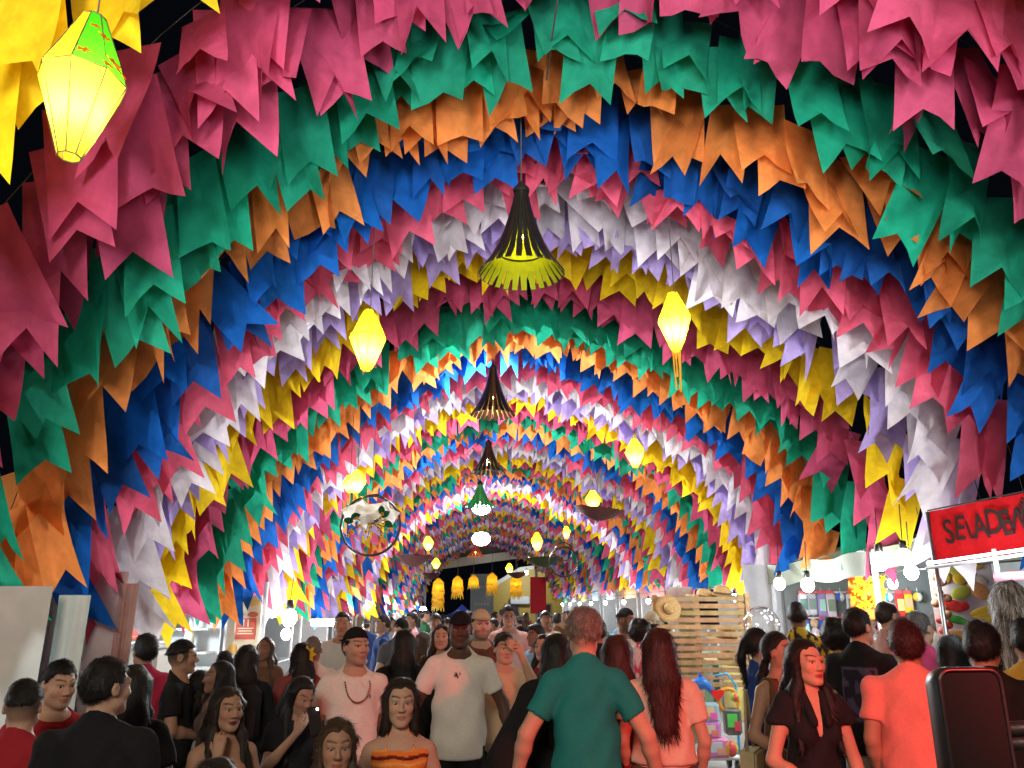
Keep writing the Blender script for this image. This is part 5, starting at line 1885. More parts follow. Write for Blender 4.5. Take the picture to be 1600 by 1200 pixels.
    # ---- hair, all in the head's frame unless it hangs on the shoulders
    def hair_sdf(s, P, style, L=.3):
        H = s.head_frame(P)
        X = mirror(H)
        y, z = H[:, 1], H[:, 2]
        front = z - (.066 - .25 * np.maximum(0, X[:, 0] - .03)) - 0.2 * np.minimum(0, y + .06)
        line = np.where(y < -.035, front, np.minimum(1, z - np.where(y < .03, .045 - (y + .035) * 1.15, -.03 - (y - .03) * .75)))
        ridge = .5 * np.sin(H[:, 0] * 190 + 2 * np.sin(z * 18)) + .5 * np.sin(H[:, 1] * 170 + 1.5 * np.sin(z * 15 + H[:, 0] * 20))
        if style in ('short', 'fade', 'crop', 'thick'):
            th = {'short': .014, 'fade': .016, 'crop': .007, 'thick': .024}[style]
            d = ell(H, (0, .016, .016), (.0745 + th * .55, .094 + th * .7, .098 + th))
            if style == 'thick':
                d = smin(d, ell(H, (0, -.045, .085), (.055, .05, .035)), .02)
            if style == 'fade':
                line = np.minimum(line, z - .034 + .02 * np.clip(y / .1, -1, 1))
            d = d - .0035 * nz3(H, 60) - .002 * nz3(H, 130)
            return smax(d, -line * .8, .008)
        if style == 'curly':
            d = ell(H, (0, .012, .035), (.094, .108, .098))
            d = d - .0075 * nz3(H, 48) - .005 * nz3(H, 95)
            return smax(d, -line * .8 + .012, .012)
        if style == 'afro':
            d = ell(H, (0, .03, .02), (.125, .125, .125)) - .010 * nz3(H, 48) - .006 * nz3(H, 95)
            return smax(d, -ell(H, (0, -.12, -.04), (.07, .09, .09)), .012)
        d = ell(H, (0, .020, .016), (.086, .102, .107))
        d = smax(d, -line * .75, .012)
        if style in ('ponytail', 'bun', 'low'):
            d = d - .0018 * ridge
            if style == 'bun':
                return smin(d, ell(H, (0, .10, .06), (.042, .042, .040)) - .003 * nz3(H, 80), .01)
            b = (0, .115, .02) if style == 'ponytail' else (0, .10, -.06)
            t = rc(H, b, (.01, .135, b[2] - .10), .024, .03)
            t = smin(t, rc(H, (.01, .135, b[2] - .10), (.015, .105, b[2] - L), .03, .010), .02)
            return smin(d, t - .002 * ridge, .012)
        # long hair, loose over the back or down in front of the shoulders
        face_cut = ell(H, (0, -.108, -.028), (.064, .085, .112))
        side = flat(X, (.070, .006, .03), (.074, .0, -.13), .028, .030, .75)
        back = flat(H, (0, .052, .0), (0, .075, -.12), .088, .082, 1.15)
        h = smin(d, smin(side, back, .03), .02)
        Q = P - s.piv
        Qx = mirror(P)
        zb = 1.50 - L
        fallb = flat(P, (0, .105, 1.46), (0, .135, max(zb, .75)), .100, .062, 1.9)
        if style == 'long':
            h = smin(h, fallb, .05)
            fr = flat(Qx, (.088, -.03, 1.47), (.100, -.105, max(zb + .08, 1.12)), .030, .020, 1.0)
            h = smin(h, fr, .04)
        elif style == 'longback':
            h = smin(h, fallb, .05)
        elif style == 'wavy':
            h = smin(h, flat(P, (0, .10, 1.45), (0, .12, max(zb, .95)), .115, .085, 1.5), .05)
            fr = rc(Qx, (.095, -.02, 1.48), (.12, -.08, max(zb + .03, 1.15)), .038, .030)
            h = smin(h, fr, .04) - .006 * nz3(P, 34) - .003 * nz3(P, 75)
        elif style == 'bob':
            pass
        h = h - .0028 * ridge - .0012 * np.sin(P[:, 0] * 520 + 4 * np.sin(P[:, 2] * 14)) - .003 * nz3(P * V3(1, 1, .2), 40)
        return smax(h, -face_cut, .012)

    def cap_sdf(s, P, back=False, bucket=False):
        H = s.head_frame(P)
        d = ell(H, (0, .016, .018), (.086, .106, .109))
        d = smax(d, (.045 - .17 * H[:, 1] if back else .042 + .05 * H[:, 1]) - H[:, 2], .004)
        if bucket:
            d = ell(H, (0, .014, .02), (.095, .112, .112))
            d = smax(d, .03 - H[:, 2], .006)
            r = np.hypot(H[:, 0] / .95, H[:, 1] - .01)
            b = np.maximum(np.abs(H[:, 2] - .035 + (r - .1) * .9) - .004, r - .155)
            return smin(d, np.maximum(b, .085 - r), .006)
        sgn = 1.0 if back else -1.0
        br = ell(H, (0, sgn * .118, .036 + (.0 if back else .004)), (.066, .075, .0075))
        seam = .0012 * np.cos(np.arctan2(H[:, 0], H[:, 1]) * 6)
        return smin(d - seam, smax(br, -(np.abs(H[:, 1]) - .06), .004), .008)

    # ---- clothes
    def folds(s, P, amp):
        return 1.5 * amp * (np.sin(P[:, 2] * 34 + P[:, 0] * 22 + 2.2 * np.sin(P[:, 0] * 13 + P[:, 1] * 9)) * .5
                      + np.sin(P[:, 2] * 19 - P[:, 0] * 31 + 1.7 * np.sin(P[:, 1] * 17)) * .5 + nz3(P, 26) * .45
                            - 1.1 * np.maximum(0, np.abs(np.sin(P[:, 2] * 15 + np.abs(P[:, 0]) * 21 + 1.5 * np.sin(P[:, 1] * 15 + P[:, 0] * 5))) - .75) * 4 * .6)

    def top_sdf(s, P, kind, hem=.86, e=.014):
        z = P[:, 2]
        loose = e - .004 + .016 * np.clip((1.25 - z) / .35, 0, 1) * s.fit
        d = s.torso(P) - loose
        if kind in ('tee', 'polo', 'jacket', 'wide'):
            col = flat(P, (0, .0, 1.10), (0, .004, .70), (.143 if s.sex == 'm' else .128) * s.wide + e + .012, .150 * s.wide + e + .014, 1.32)
            d = smin(d, col, .05)
            d = d - s.folds(P, .0045)
            up = {'tee': .62, 'polo': .62, 'jacket': 1.9, 'wide': 1.9}[kind]
            for side in 'LR':
                el, wr, hd, pn = s.arms[side]
                sx = s.sh if side == 'L' else -s.sh
                a = np.array((sx, .005, 1.362))
                b = np.array(el)
                if up < 1:
                    c = a + (b - a) * up
                    ax = (b - a) / np.linalg.norm(b - a)
                    t = (P - V3(*a)) @ ax.astype(np.float32)
                    dd = rc(P, a - ax * .01, b, .062 + e * .6, .058 + e * .6) - s.folds(P, .004)
                    dd = smax(dd, t - up * float(np.linalg.norm(b - a)), .006)
                else:
                    dd = s.arm(P, side, e + .008) - s.folds(P, .004)
                    wv = np.array(wr)
                    ax = (wv - b) / np.linalg.norm(wv - b)
                    dd = smax(dd, (P - V3(*wr)) @ ax.astype(np.float32) + .01, .006)
                    if kind == 'wide':
                        sh = flat(P, (sx * .8, .03, 1.36), (sx * 1.5, .06, .98), .10, .20, 1.6)
                        sh = smax(sh, .90 - z, .01)
                        dd = smin(dd, sh, .05)
                d = smin(d, dd, .03)
            d = smin(d, s.neck(P, .012), .03)
            d = smax(d, z - (1.470 if kind != 'jacket' else 1.485) - .62 * P[:, 1], .004)
            d = smin(d, smax(np.abs(z - 1.464 - .62 * P[:, 1]) - .011, s.neck(P, .0145), .003), .004)
            if kind == 'polo':
                col = rc(P, (0, .02, 1.44), (0, .012, 1.475), .078, .070)
                col = smax(col, -s.neck(P, .012), .004)
                d = smin(d, smax(col, -(z - 1.43), .004), .006)
        elif kind == 'tank':
            d = d - s.folds(P, .003)
            d = smax(d, -s.neck(P, .04), .01)
            d = smax(d, -rc(mirror(P), (s.sh + .02, .0, 1.42), (s.sh + .02, .0, 1.28), .055, .045), .01)
            d = smax(d, -ell(P, (0, -.11, 1.44), (.085, .08, .085)), .012)
        elif kind == 'blouse':
            d = d - s.folds(P, .006)
            for side in 'LR':
                sx = s.sh if side == 'L' else -s.sh
                dd = rc(P, (sx * .9, .0, 1.39), (sx * 1.22, .0, 1.31), .070, .064) - s.folds(P, .005)
                d = smin(d, smax(dd, 1.295 - z, .006), .025)
            d = smax(d, -s.neck(P, .014), .008)
            vv = np.maximum(np.abs(P[:, 0]) - .055 * (z - 1.25) / .2, P[:, 1] + .0)
            d = smax(d, -smax(vv, 1.25 - z, .01), .008)
            lap = rc(mirror(P), (.052, -.045, 1.455), (.035, -.125, 1.32), .020, .028)
            d = smin(d, smax(lap, -(np.abs(P[:, 0]) - .02), .006), .006)
        elif kind == 'bare':
            d = d - s.folds(P, .0022)
            d = smax(d, z - 1.385 + .004 * np.cos(P[:, 0] * 14), .006)
            d = smax(d, -rc(mirror(P), (s.sh + .015, .0, 1.42), (s.sh + .02, .0, 1.30), .055, .045), .01)
            st = rc(mirror(P), (.078, -.075, 1.37), (.05, -.03, 1.47), .007, .006)
            d = smin(d, st, .006)
        elif kind == 'strapless':
            d = d - s.folds(P, .0022)
            d = smax(d, z - 1.275, .006)
        elif kind == 'dress':
            d = d - s.folds(P, .004)
            d = smax(d, -s.neck(P, .03), .01)
            d = smax(d, -ell(P, (0, -.10, 1.44), (.08, .07, .075)), .01)
            d = smax(d, -rc(mirror(P), (s.sh + .03, .0, 1.42), (s.sh + .03, .0, 1.30), .05, .04), .01)
            d = smin(d, smax(s.legs(P, .04), .52 - z, .01), .06)
        return smax(d, hem - z, .006)

    def bottom_sdf(s, P, kind, top=.985):
        z = P[:, 2]
        d = s.torso(P) - .012
        d = smax(d, z - top, .006)
        d = smin(d, s.legs(P, .012 if kind != 'wide' else .03), .02) - s.folds(P, .003)
        d = smax(d, z - top, .005)
        cut = {'long': .07, 'wide': .06, 'shorts': .46, 'skirt': .5}[kind]
        if kind == 'skirt':
            d = smin(d, rc(P, (0, .01, .9), (0, .0, .5), .17, .21), .04)
        return smax(d, cut - z, .006)


def zgrid(h1, h2, lo=0.0, hi=1.86, cut=1.40):
    a = np.arange(lo, cut, h1) if cut > lo else np.zeros(0)
    if lo == 0 and cut > 1.2: a = np.concatenate([np.arange(0, .80, h1 * 2), np.arange(.80, cut, h1)])
    return np.concatenate([a, np.arange(max(cut, lo), hi, h2)])


QUAL = {'hi': (.0076, .019, .0062), 'mid': (.0112, .027, .0098), 'low': (.0150, .034, .0150)}
EYE_ME = None


def eye_mesh():
    global EYE_ME
    if EYE_ME is None:
        mb = MB().ball((0, 0, 0), .0125, 14, 12, Euler((PI / 2, 0, 0)).to_matrix())
        me = mb.mesh('eye', M['eye'], True)
        a = me.attributes.new('tint', 'FLOAT_COLOR', 'POINT')
        cs = []
        for v in me.vertices:
            ang = math.degrees(math.acos(max(-1, min(1, -v.co.y / .0125))))
            cs += ((.006, .005, .005) if ang < 14 else (.05, .024, .012) if ang < 32 else (.62, .58, .55)) + (1,)
        a.data.foreach_set('color', cs)
        EYE_ME = me
    return EYE_ME


def make_person(loc, s, rz, label, b, skin='tan', hair=('short', 'black', .3), top=('tee', (.6, .6, .6)), bottom=('long', (.03, .03, .04)),
                q='mid', cap=None, group=None, lips=None, beard=0.0, fade=0.0, hem=.86, brow=1.0, tint=None, shoes=True, e=.014, hems=None):
    hxy, hb, hh = QUAL[q]
    fine = max(.0042, hxy * .8)
    lo, hi = (-.46, -.42, 0), (.46, .36, 1.9)
    reach = max(abs(v) for sd in 'LR' for v in (b.arms[sd][0][0], b.arms[sd][1][0])) + .14
    lo, hi = (-reach, -.46, 0), (reach, .32, 1.9)
    if top and top[0] == 'wide': lo, hi = (-.55, -.42, 0), (.55, .36, 1.9)
    V, Q = surface_net(b.skin_sdf, lo, hi, hxy, zgrid(hb, hh))
    hc = HAIRC[hair[1]] if hair else HAIRC['black']
    t = b.skin_tint(V, SKIN[skin], lips, beard, fade, brow, hc if hc[0] < .1 else (.1, .08, .07))
    root = link('person', np_mesh('person', V, Q, M['skin'], t), None, loc, (0, 0, rz), (1, 1, 1))
    root.scale = (s, s, s)
    tag(root, label, 'person', group)
    if hair and hair[0] != 'none':
        fn = lambda P: b.hair_sdf(P, hair[0], hair[2] if len(hair) > 2 else .3)
        if cap:
            fn = lambda P: smax(b.hair_sdf(P, hair[0], .3), b.head_frame(P)[:, 2] - .040, .006)
        V, Q = surface_net(fn, (-.26, -.22, 0), (.26, .32, 1.9), hxy * 1.3, zgrid(hb * .8, hh * 1.2, .70, 1.86, 1.38))
        if len(V):
            tc = None
            if hair[1] == 'silver':
                g = np.sin(V[:, 0] * 260 + 3 * np.sin(V[:, 2] * 9)) * .5 + np.sin(V[:, 0] * 97 + V[:, 1] * 140) * .5
                tc = np.repeat((.25 + 1.6 * np.clip(g + .35, 0, 1))[:, None], 3, 1)
            if q != 'low':
                nb = len(V)
                V, Q = strands(V, Q, {'hi': 4000, 'mid': 1700}[q], hair[0], .3, RNG, b.hr, b.piv)
                sh = RNG.uniform(.45, 1.55, (len(V) - nb) // 8).repeat(8)[:, None].repeat(3, 1)
                tc = np.concatenate([np.ones((nb, 3)) * .8 if tc is None else tc, sh if hair[1] != 'silver' else sh ** 3 * 1.2])
            link('hair', np_mesh('hair', V, Q, M['hair'], tc), root, color=hc)
    if q != 'low':
        for sx in (-1, 1):
            p = b.head_out(V3(sx * .0315, -.0735, .0015)[None])[0]
            o = link('eye', eye_mesh(), root, tuple(p), Matrix(b.hr.tolist()).to_euler(), (1, 1, 1))
    if top:
        hm = hem
        fn = lambda P: b.top_sdf(P, top[0], hm, e)
        if top[0] in ('bare', 'strapless'): hb = hxy
        V, Q = surface_net(fn, lo, hi, hxy, zgrid(hb, hb * .8, max(.3, hm - .06), 1.56, 1.34))
        name = {'tee': 'shirt', 'polo': 'shirt', 'jacket': 'jacket', 'wide': 'shawl_dress', 'tank': 'tank_top', 'blouse': 'blouse', 'bare': 'halter_top',
                'strapless': 'strapless_top', 'dress': 'dress'}[top[0]]
        tt = tint(V) if tint else None
        link(name, np_mesh(name, V, Q, M['cloth'], tt), root, color=(1, 1, 1) if tint else top[1])
    if bottom:
        fn = lambda P: b.bottom_sdf(P, bottom[0])
        V, Q = surface_net(fn, (-.34, -.24, 0), (.34, .30, 1.1), hxy * 2, np.arange(0, 1.06, hb * 1.6))
        name = {'long': 'trousers', 'wide': 'trousers', 'shorts': 'shorts', 'skirt': 'skirt'}[bottom[0]]
        link(name, np_mesh(name, V, Q, M['cloth']), root, color=bottom[1])
    if shoes:
        V, Q = surface_net(lambda P: smax(b.foot(P, .004), P[:, 2] - .10, .01), (-.2, -.26, -.01), (.2, .12, .13), hxy * 2.2, np.arange(-.012, .14, hxy * 2.2))
        link('shoes', np_mesh('shoes', V, Q, M['cloth']), root, color=(.05, .05, .055))
    if cap:
        kind, cc = cap
        fn = lambda P: b.cap_sdf(P, kind == 'back', kind == 'bucket')
        V, Q = surface_net(fn, (-.24, -.26, 0), (.24, .26, 1.9), hxy * .85, np.arange(1.5, 1.86, hh * .85))
        nm = 'hat' if kind == 'bucket' else 'cap'
        link(nm, np_mesh(nm, V, Q, M['cloth']), root, color=cc)
    return root


def spot(px, ytop, hpx, d=None, extra=.0):
    """where a person stands whose head top shows at px, ytop and whose head is hpx tall: location and scale"""
    r0 = ray(px, ytop)
    if d is None:
        d = 4.0
        for _ in range(30):
            z = CAM.z + r0.z / r0.y * d
            d = .5 * d + .5 * (z / (1.723 + extra)) * 290 / hpx
    z = CAM.z + r0.z / r0.y * d
    s = z / (1.723 + extra)
    rm = ray(px, ytop + hpx * .5)
    return (CAM.x + rm.x / rm.y * d, d, 0.0), s

# ------------------------------------------------------------------ the crowd
def fwd(rz, dist=1.0):
    return Vector((math.sin(rz), -math.cos(rz), 0)) * dist


def local_to_world(root, v):
    s = root.scale[0]
    c, sn = math.cos(root.rotation_euler.z), math.sin(root.rotation_euler.z)
    return Vector((root.location.x + s * (v[0] * c - v[1] * sn), root.location.y + s * (v[0] * sn + v[1] * c), s * v[2]))


def who(px, ytop, hpx, face, label, sex='m', d=None, wide=1.0, yaw=0, pitch=0, tilt=0, arms=None, extra=None, fit=1.0, **kw):
    hs = (kw.get('hair') or ('short', 'black'))[0]
    ex = {'afro': .03, 'thick': .03, 'curly': .015}.get(hs, .012)
    if kw.get('cap'): ex = .02
    loc, s = spot(px, ytop, hpx, d, ex)
    b = Body(sex, wide, arms, yaw, pitch, tilt, fit, sum(map(ord, label)))
    return make_person(loc, s, R(face) - math.atan2(loc[0], loc[1]), label, b, **kw)


UP_CHEEK = {'R': ((-.235, -.13, 1.14), (-.085, -.175, 1.385), (.10, .22, 1), (.5, .9, .0))}
FOLD = {'R': ((-.22, -.02, 1.12), (.02, -.20, 1.05), (1, -.12, -.35), (0, 1, .1))}
FOLD_L = {'L': ((.22, -.02, 1.12), (-.02, -.19, 1.06), (-1, -.1, -.2), (0, 1, .1))}
BOTH = {'L': ((.23, -.03, 1.12), (.10, -.26, 1.16), (-.4, -.6, .7), (-.6, .5, .3)), 'R': ((-.23, -.03, 1.12), (-.10, -.26, 1.16), (.4, -.6, .7), (.6, .5, .3))}
BROW = {'L': ((.24, -.14, 1.30), (.10, -.17, 1.60), (-.75, .0, .55), (-.3, 1, 0))}
DRINK = {'R': ((-.24, -.10, 1.16), (-.10, -.24, 1.38), (.35, -.3, .9), (.6, .8, 0))}
EASY = {'L': ((.235, .05, 1.11), (.215, -.06, .88), (-.1, -.2, -1), (-1, .1, 0)), 'R': ((-.235, .05, 1.11), (-.215, -.06, .88), (.1, -.2, -1), (1, .1, 0))}
WIDEARM = {'L': ((.30, .03, 1.13), (.36, -.05, .90), (.1, -.15, -1), (-1, 0, 0)), 'R': ((-.30, .03, 1.13), (-.36, -.05, .90), (-.1, -.15, -1), (1, 0, 0))}

WHITE, BLACK, RED = (.70, .67, .62), (.014, .014, .016), (.32, .02, .03)


def chest_mark(x0, z0, w, h, seed=0):
    """small dark emblem dyed on the front of a pale shirt"""
    def t(V):
        c = np.tile(np.array(WHITE, np.float32), (len(V), 1))
        u, v = (V[:, 0] - x0) / w, (V[:, 2] - z0) / h
        m = (V[:, 1] < 0) & (u ** 2 + v ** 2 < 1) & (np.sin(u * 5 + v * 3 + seed) + np.cos(v * 6 - u * 2) > -.25)
        c[m] = (.04, .04, .045)
        return c
    return t


def stripes(V):
    """orange knitted top: bright bands with thin dark red and yellow lines"""
    z = V[:, 2] + .004 * np.sin(V[:, 0] * 40)
    f = (z * 15.5) % 1.0
    c = np.tile(np.array((.80, .20, .035), np.float32), (len(V), 1))
    c[(f > .40) & (f < .60)] = (.85, .34, .10)
    c[(f > .78) | (f < .06)] = (.20, .022, .015)
    c[(f > .86) & (f < .93)] = (.05, .012, .012)
    return c


def back_print(V):
    c = np.tile(np.array(BLACK, np.float32), (len(V), 1))
    u, v = V[:, 0] / .115, (V[:, 2] - 1.19) / .165
    inside = (V[:, 1] > 0) & (np.abs(u) < 1) & (np.abs(v) < 1)
    edge = inside & ((np.abs(u) > .90) | (np.abs(v) > .93))
    pat = inside & ~edge & (np.sin(u * 7 + 2 * np.sin(v * 5)) + np.sin(v * 8 - u * 3) > .4)
    c[inside] = (.022, .018, .03)
    c[pat] = (.075, .055, .11)
    c[edge] = (.09, .07, .13)
    return c


def dotty(V):
    n = nz3(V, 60)
    c = np.tile(np.array((.55, .36, .04), np.float32), (len(V), 1))
    c[n > .15] = (.03, .025, .02)
    return c


def floral(V):
    n = nz3(V, 45)
    c = np.tile(np.array((.75, .62, .62), np.float32), (len(V), 1))
    c[n > .3] = (.60, .08, .14)
    return c


# --- left foreground
who(40, 1062, 68, 150, 'boy in a red tee seen from behind at the left edge, fade haircut', 'm', yaw=18, skin='light', hair=('fade', 'black'), top=('tee', RED), q='hi', fade=.75)
who(90, 1031, 68, 12, 'young man in a red tee facing the street, at the left edge', 'm', yaw=14, pitch=8, skin='light', hair=('short', 'black'), top=('tee', RED), q='hi', beard=.15, d=4.3)
who(104, 1018, 44, 100, 'dark haired person half hidden behind the man in the red tee', 'm', skin='tan', hair=('thick', 'black'), top=('tee', BLACK), q='mid')
who(166, 1027, 70, 158, 'man in a plain black tee seen from behind, head turned left, lower left corner', 'm', yaw=-34, wide=1.08, skin='light', hair=('short', 'black'), top=('tee', BLACK), q='hi', fade=.4, d=3.55)
who(208, 1036, 62, 175, 'long black haired woman seen from behind, right of the man in plain black', 'f', skin='tan', hair=('long', 'black', .50), top=('tee', BLACK), q='mid', d=4.15)
who(228, 988, 44, 190, 'person in a crimson tee at the food stall, back turned', 'm', yaw=15, skin='tan', hair=('thick', 'black'), top=('tee', (.42, .025, .07)), q='mid')
who(286, 1000, 46, 78, 'young man in a black tee in profile facing right, fresh fade haircut', 'm', yaw=8, skin='tan', hair=('fade', 'black'), top=('tee', BLACK), bottom=('long', (.03, .045, .07)), q='hi', fade=.85, arms={'R': FOLD['R'], 'L': ((.23, -.05, 1.12), (.12, -.26, 1.10), (-.2, -1, .1), (-1, 0, 0))})
who(311, 1046, 38, 185, 'girl with black hair in a low ponytail, back turned, beside the man in profile', 'f', skin='tan', hair=('low', 'black', .28), top=('tank', (.30, .32, .34)), q='mid', d=6.0)
who(341, 1031, 46, -75, 'young woman with long black hair in profile facing left', 'f', yaw=-5, skin='brown', hair=('long', 'black', .34), top=('tank', (.10, .07, .06)), q='mid', d=5.7)
who(352, 1016, 40, 170, 'man in a cream white tee with a small dark print, by the menu poster', 'm', skin='brown', hair=('thick', 'black'), top=('tee', (.68, .62, .52)), q='mid', arms={'R': FOLD['R']}, wide=1.05, d=6.9)
who(385, 1006, 46, 178, 'woman with straight black hair and a black backpack, by the menu poster', 'f', skin='brown', hair=('longback', 'black', .42), top=('jacket', (.012, .013, .016)), q='mid', wide=1.08, d=6.4)
w_ = who(356, 1072, 62, 18, 'woman with long dark hair and dark lips touching her cheek, lower left', 'f', yaw=6, pitch=2, skin='tan', hair=('long', 'dark', .42), top=('strapless', (.42, .20, .12)), q='hi', lips=(.11, .02, .025), arms=UP_CHEEK, d=4.2)
who(335, 1180, 75, 180, 'dark crown of a head just reaching the bottom edge, lower left', 'f', skin='tan', hair=('longback', 'black', .3), top=('tee', (.05, .05, .06)), q='mid', d=2.6)
who(466, 1052, 54, 25, 'woman with long black hair bowed over her lit phone', 'f', yaw=10, pitch=26, skin='tan', hair=('long', 'black', .40), top=('tee', (.016, .017, .02)), q='mid', arms=DRINK, d=5.0)
who(470, 1003, 38, 200, 'woman with a yellow flower in her dark hair and a reddish scarf', 'f', yaw=20, skin='brown', hair=('longback', 'black', .30), top=('tee', (.25, .06, .06)), q='mid')
who(489, 993, 38, 182, 'grey haired man in a white polo, back turned', 'm', skin='tan', hair=('crop', 'grey'), top=('polo', (.66, .66, .64)), q='mid')
who(556, 978, 53, 14, 'young man in a white tee with a bead necklace and backward black cap', 'm', yaw=14, skin='light', hair=('short', 'black'), cap=('back', (.012, .012, .012)), top=('tee', WHITE), bottom=('long', (.25, .25, .24)), q='hi', beard=.25, wide=.95, hem=.84, d=5.5,
    tint=chest_mark(.085, 1.30, .016, .014), arms=EASY)
who(627, 1058, 70, 2, 'teenage girl in an orange striped halter top looking at the camera', 'f', pitch=2, skin='light', hair=('longback', 'dark', .36), top=('bare', (1, .2, .1)), tint=stripes, q='hi', d=3.95)
who(527, 1122, 66, 4, 'curly haired girl looking at the camera, bottom edge', 'c', pitch=3, skin='tan', hair=('wavy', 'brown', .30), top=('tank', (.10, .03, .05)), q='hi', d=3.35)
who(631, 982, 42, 178, 'woman in black with a long curtain of black hair, back turned, mid crowd', 'f', skin='tan', hair=('longback', 'black', .55), top=('jacket', BLACK), q='mid', wide=1.1)
who(625, 963, 29, 20, 'pale man in a black cap looking down, mid crowd', 'm', yaw=10, pitch=22, skin='fair', hair=('short', 'black'), cap=('front', BLACK), top=('tee', (.10, .10, .11)), q='mid')
who(689, 975, 36, -10, 'smiling woman with long dark hair behind the man in the cream white tee', 'f', yaw=8, skin='light', hair=('wavy', 'dark', .32), top=('tee', (.04, .02, .02)), q='mid')
who(719, 953, 50, -4, 'tall dark skinned man in a black cap and white tee with small chest emblem', 'm', yaw=4, skin='dark', hair=('crop', 'black'), cap=('front', (.012, .012, .016)), top=('tee', WHITE), bottom=('long', BLACK), q='hi', hem=.80, wide=.98, d=5.9,
    tint=chest_mark(-.005, 1.325, .024, .022, 2), arms=WIDEARM)
who(752, 950, 43, 6, 'man in a beige cap and maroon tee behind the tall man in white', 'm', yaw=5, skin='fair', hair=('short', 'dark'), cap=('front', (.50, .42, .28)), top=('tee', (.20, .07, .05)), q='mid', beard=.55)
who(795, 944, 30, 8, 'man in glasses and a pale pink tee far in the crowd', 'm', yaw=-4, skin='tan', hair=('thick', 'black'), top=('tee', (.55, .32, .29)), q='mid')
who(787, 986, 42, 12, 'youth in a beige tee with a hand raised to his forehead', 'm', yaw=6, skin='light', hair=('thick', 'black'), top=('tee', (.58, .42, .27)), q='mid', arms=BROW, hem=.8, d=6.5)
who(850, 990, 38, -20, 'woman in dark red with her face half hidden by the black shawl', 'f', yaw=-8, skin='light', hair=('long', 'black', .3), top=('tee', (.25, .02, .03)), q='mid', arms=FOLD_L, d=7.2)
who(868, 988, 58, 184, 'woman with black hair in a wide black shawl dress, back turned', 'f', yaw=-6, skin='tan', hair=('long', 'black', .36), top=('wide', BLACK), bottom=('skirt', BLACK), q='mid', hem=.6, wide=1.05, d=5.0,
    arms={'R': ((-.40, .05, 1.12), (-.52, .0, .92), (-.3, -.1, -1), (1, 0, 0)), 'L': ((.24, .06, 1.12), (.22, .0, .9), (0, -.1, -1), (-1, 0, 0))})
who(912, 950, 64, 181, 'grey curly haired man in a teal green tee walking away', 'm', yaw=4, skin='light', hair=('curly', 'grey'), top=('tee', (.014, .20, .185)), bottom=('long', (.03, .03, .035)), q='hi', hem=.72, wide=.90, arms=WIDEARM, d=4.45)
who(963, 990, 52, 184, 'woman with straight dark hair and a maroon top beside the man in teal', 'f', skin='tan', hair=('longback', 'wine', .30), top=('tee', (.16, .022, .025)), bottom=('long', (.04, .035, .035)), q='mid', wide=1.05, d=5.0)
who(1028, 980, 58, 188, 'woman in a short cream tee and brown trousers with long wine dark hair, back turned', 'f', skin='light', hair=('longback', 'wine', .30), top=('tee', (.66, .48, .38)), bottom=('long', (.11, .055, .035)), q='hi', hem=.99, wide=1.12, arms=EASY, d=4.85)
who(976, 950, 34, 40, 'smiling bearded man looking sideways, by the straw hat', 'm', yaw=25, pitch=8, skin='brown', hair=('fade', 'black'), top=('tee', (.60, .40, .32)), q='mid', beard=.5, fade=.6)
who(1000, 966, 34, 175, 'person with a round black afro beside the beige bucket hat', 'f', skin='brown', hair=('afro', 'black'), top=('tee', (.6, .2, .25)), tint=floral, q='mid')
who(1017, 954, 32, 185, 'person in a beige bucket hat by the wooden fence', 'm', skin='brown', hair=('crop', 'black'), cap=('bucket', (.42, .40, .28)), top=('tee', (.20, .20, .24)), q='mid')

# --- right foreground
who(1186, 980, 52, 105, 'woman in a blue tee with a black ponytail, turned to the right', 'f', yaw=5, skin='light', hair=('ponytail', 'black', .32), top=('tee', (.025, .06, .24)), bottom=('long', BLACK), q='mid', d=5.75)
who(1216, 986, 54, 40, 'woman in a brown sleeveless top with a beige shoulder bag, black hair', 'f', yaw=25, skin='tan', hair=('low', 'black', .3), top=('tank', (.12, .055, .03)), bottom=('wide', (.10, .05, .03)), q='mid', arms={'R': ((-.25, .0, 1.12), (-.10, -.2, 1.0), (.6, -.6, -.3), (0, .2, -1))}, d=5.1)
who(1258, 997, 67, 22, 'woman in a black sleeveless blouse with long black hair and a red lit face', 'f', yaw=18, skin='light', hair=('long', 'black', .40), top=('blouse', (.016, .017, .019)), bottom=('long', BLACK), q='hi', lips=(.30, .05, .05), hem=.84, wide=.98, d=4.3,
    arms={'R': ((-.235, -.02, 1.12), (-.02, -.24, .985), (.75, -.30, -.75), (-.2, .9, -.6)), 'L': ((.23, .04, 1.11), (.26, -.03, .88), (0, -.15, -1), (-1, 0, 0))})
who(1246, 939, 42, 178, 'man with cropped dark hair and a yellow black patterned collar, at the toy stall', 'm', skin='brown', hair=('crop', 'black'), top=('polo', (.5, .3, .05)), tint=dotty, q='mid', fade=.9)
who(1341, 950, 56, 160, 'man in a black tee with dim purple back print, facing the toy stall', 'm', yaw=-22, skin='light', hair=('short', 'black'), top=('tee', BLACK), tint=back_print, bottom=('shorts', (.42, .38, .30)), q='hi', fade=.5, hem=.82, arms=EASY, d=5.75)
who(1308, 965, 52, 176, 'woman with a big mass of black curls and an ochre top, back turned', 'f', skin='tan', hair=('afro', 'black'), top=('tee', (.50, .22, .05)), q='mid', d=6.2)
who(1389, 938, 46, 120, 'man with receding grey brown hair in profile, by the flowered cloth', 'm', yaw=15, skin='light', hair=('crop', 'dark'), top=('tee', (.40, .22, .18)), q='mid', fade=.3)
who(1436, 955, 44, 165, 'grey haired man in a magenta pink shirt, back turned', 'm', yaw=-20, skin='light', hair=('short', 'salt'), top=('polo', (.50, .06, .16)), q='mid', d=6.3)
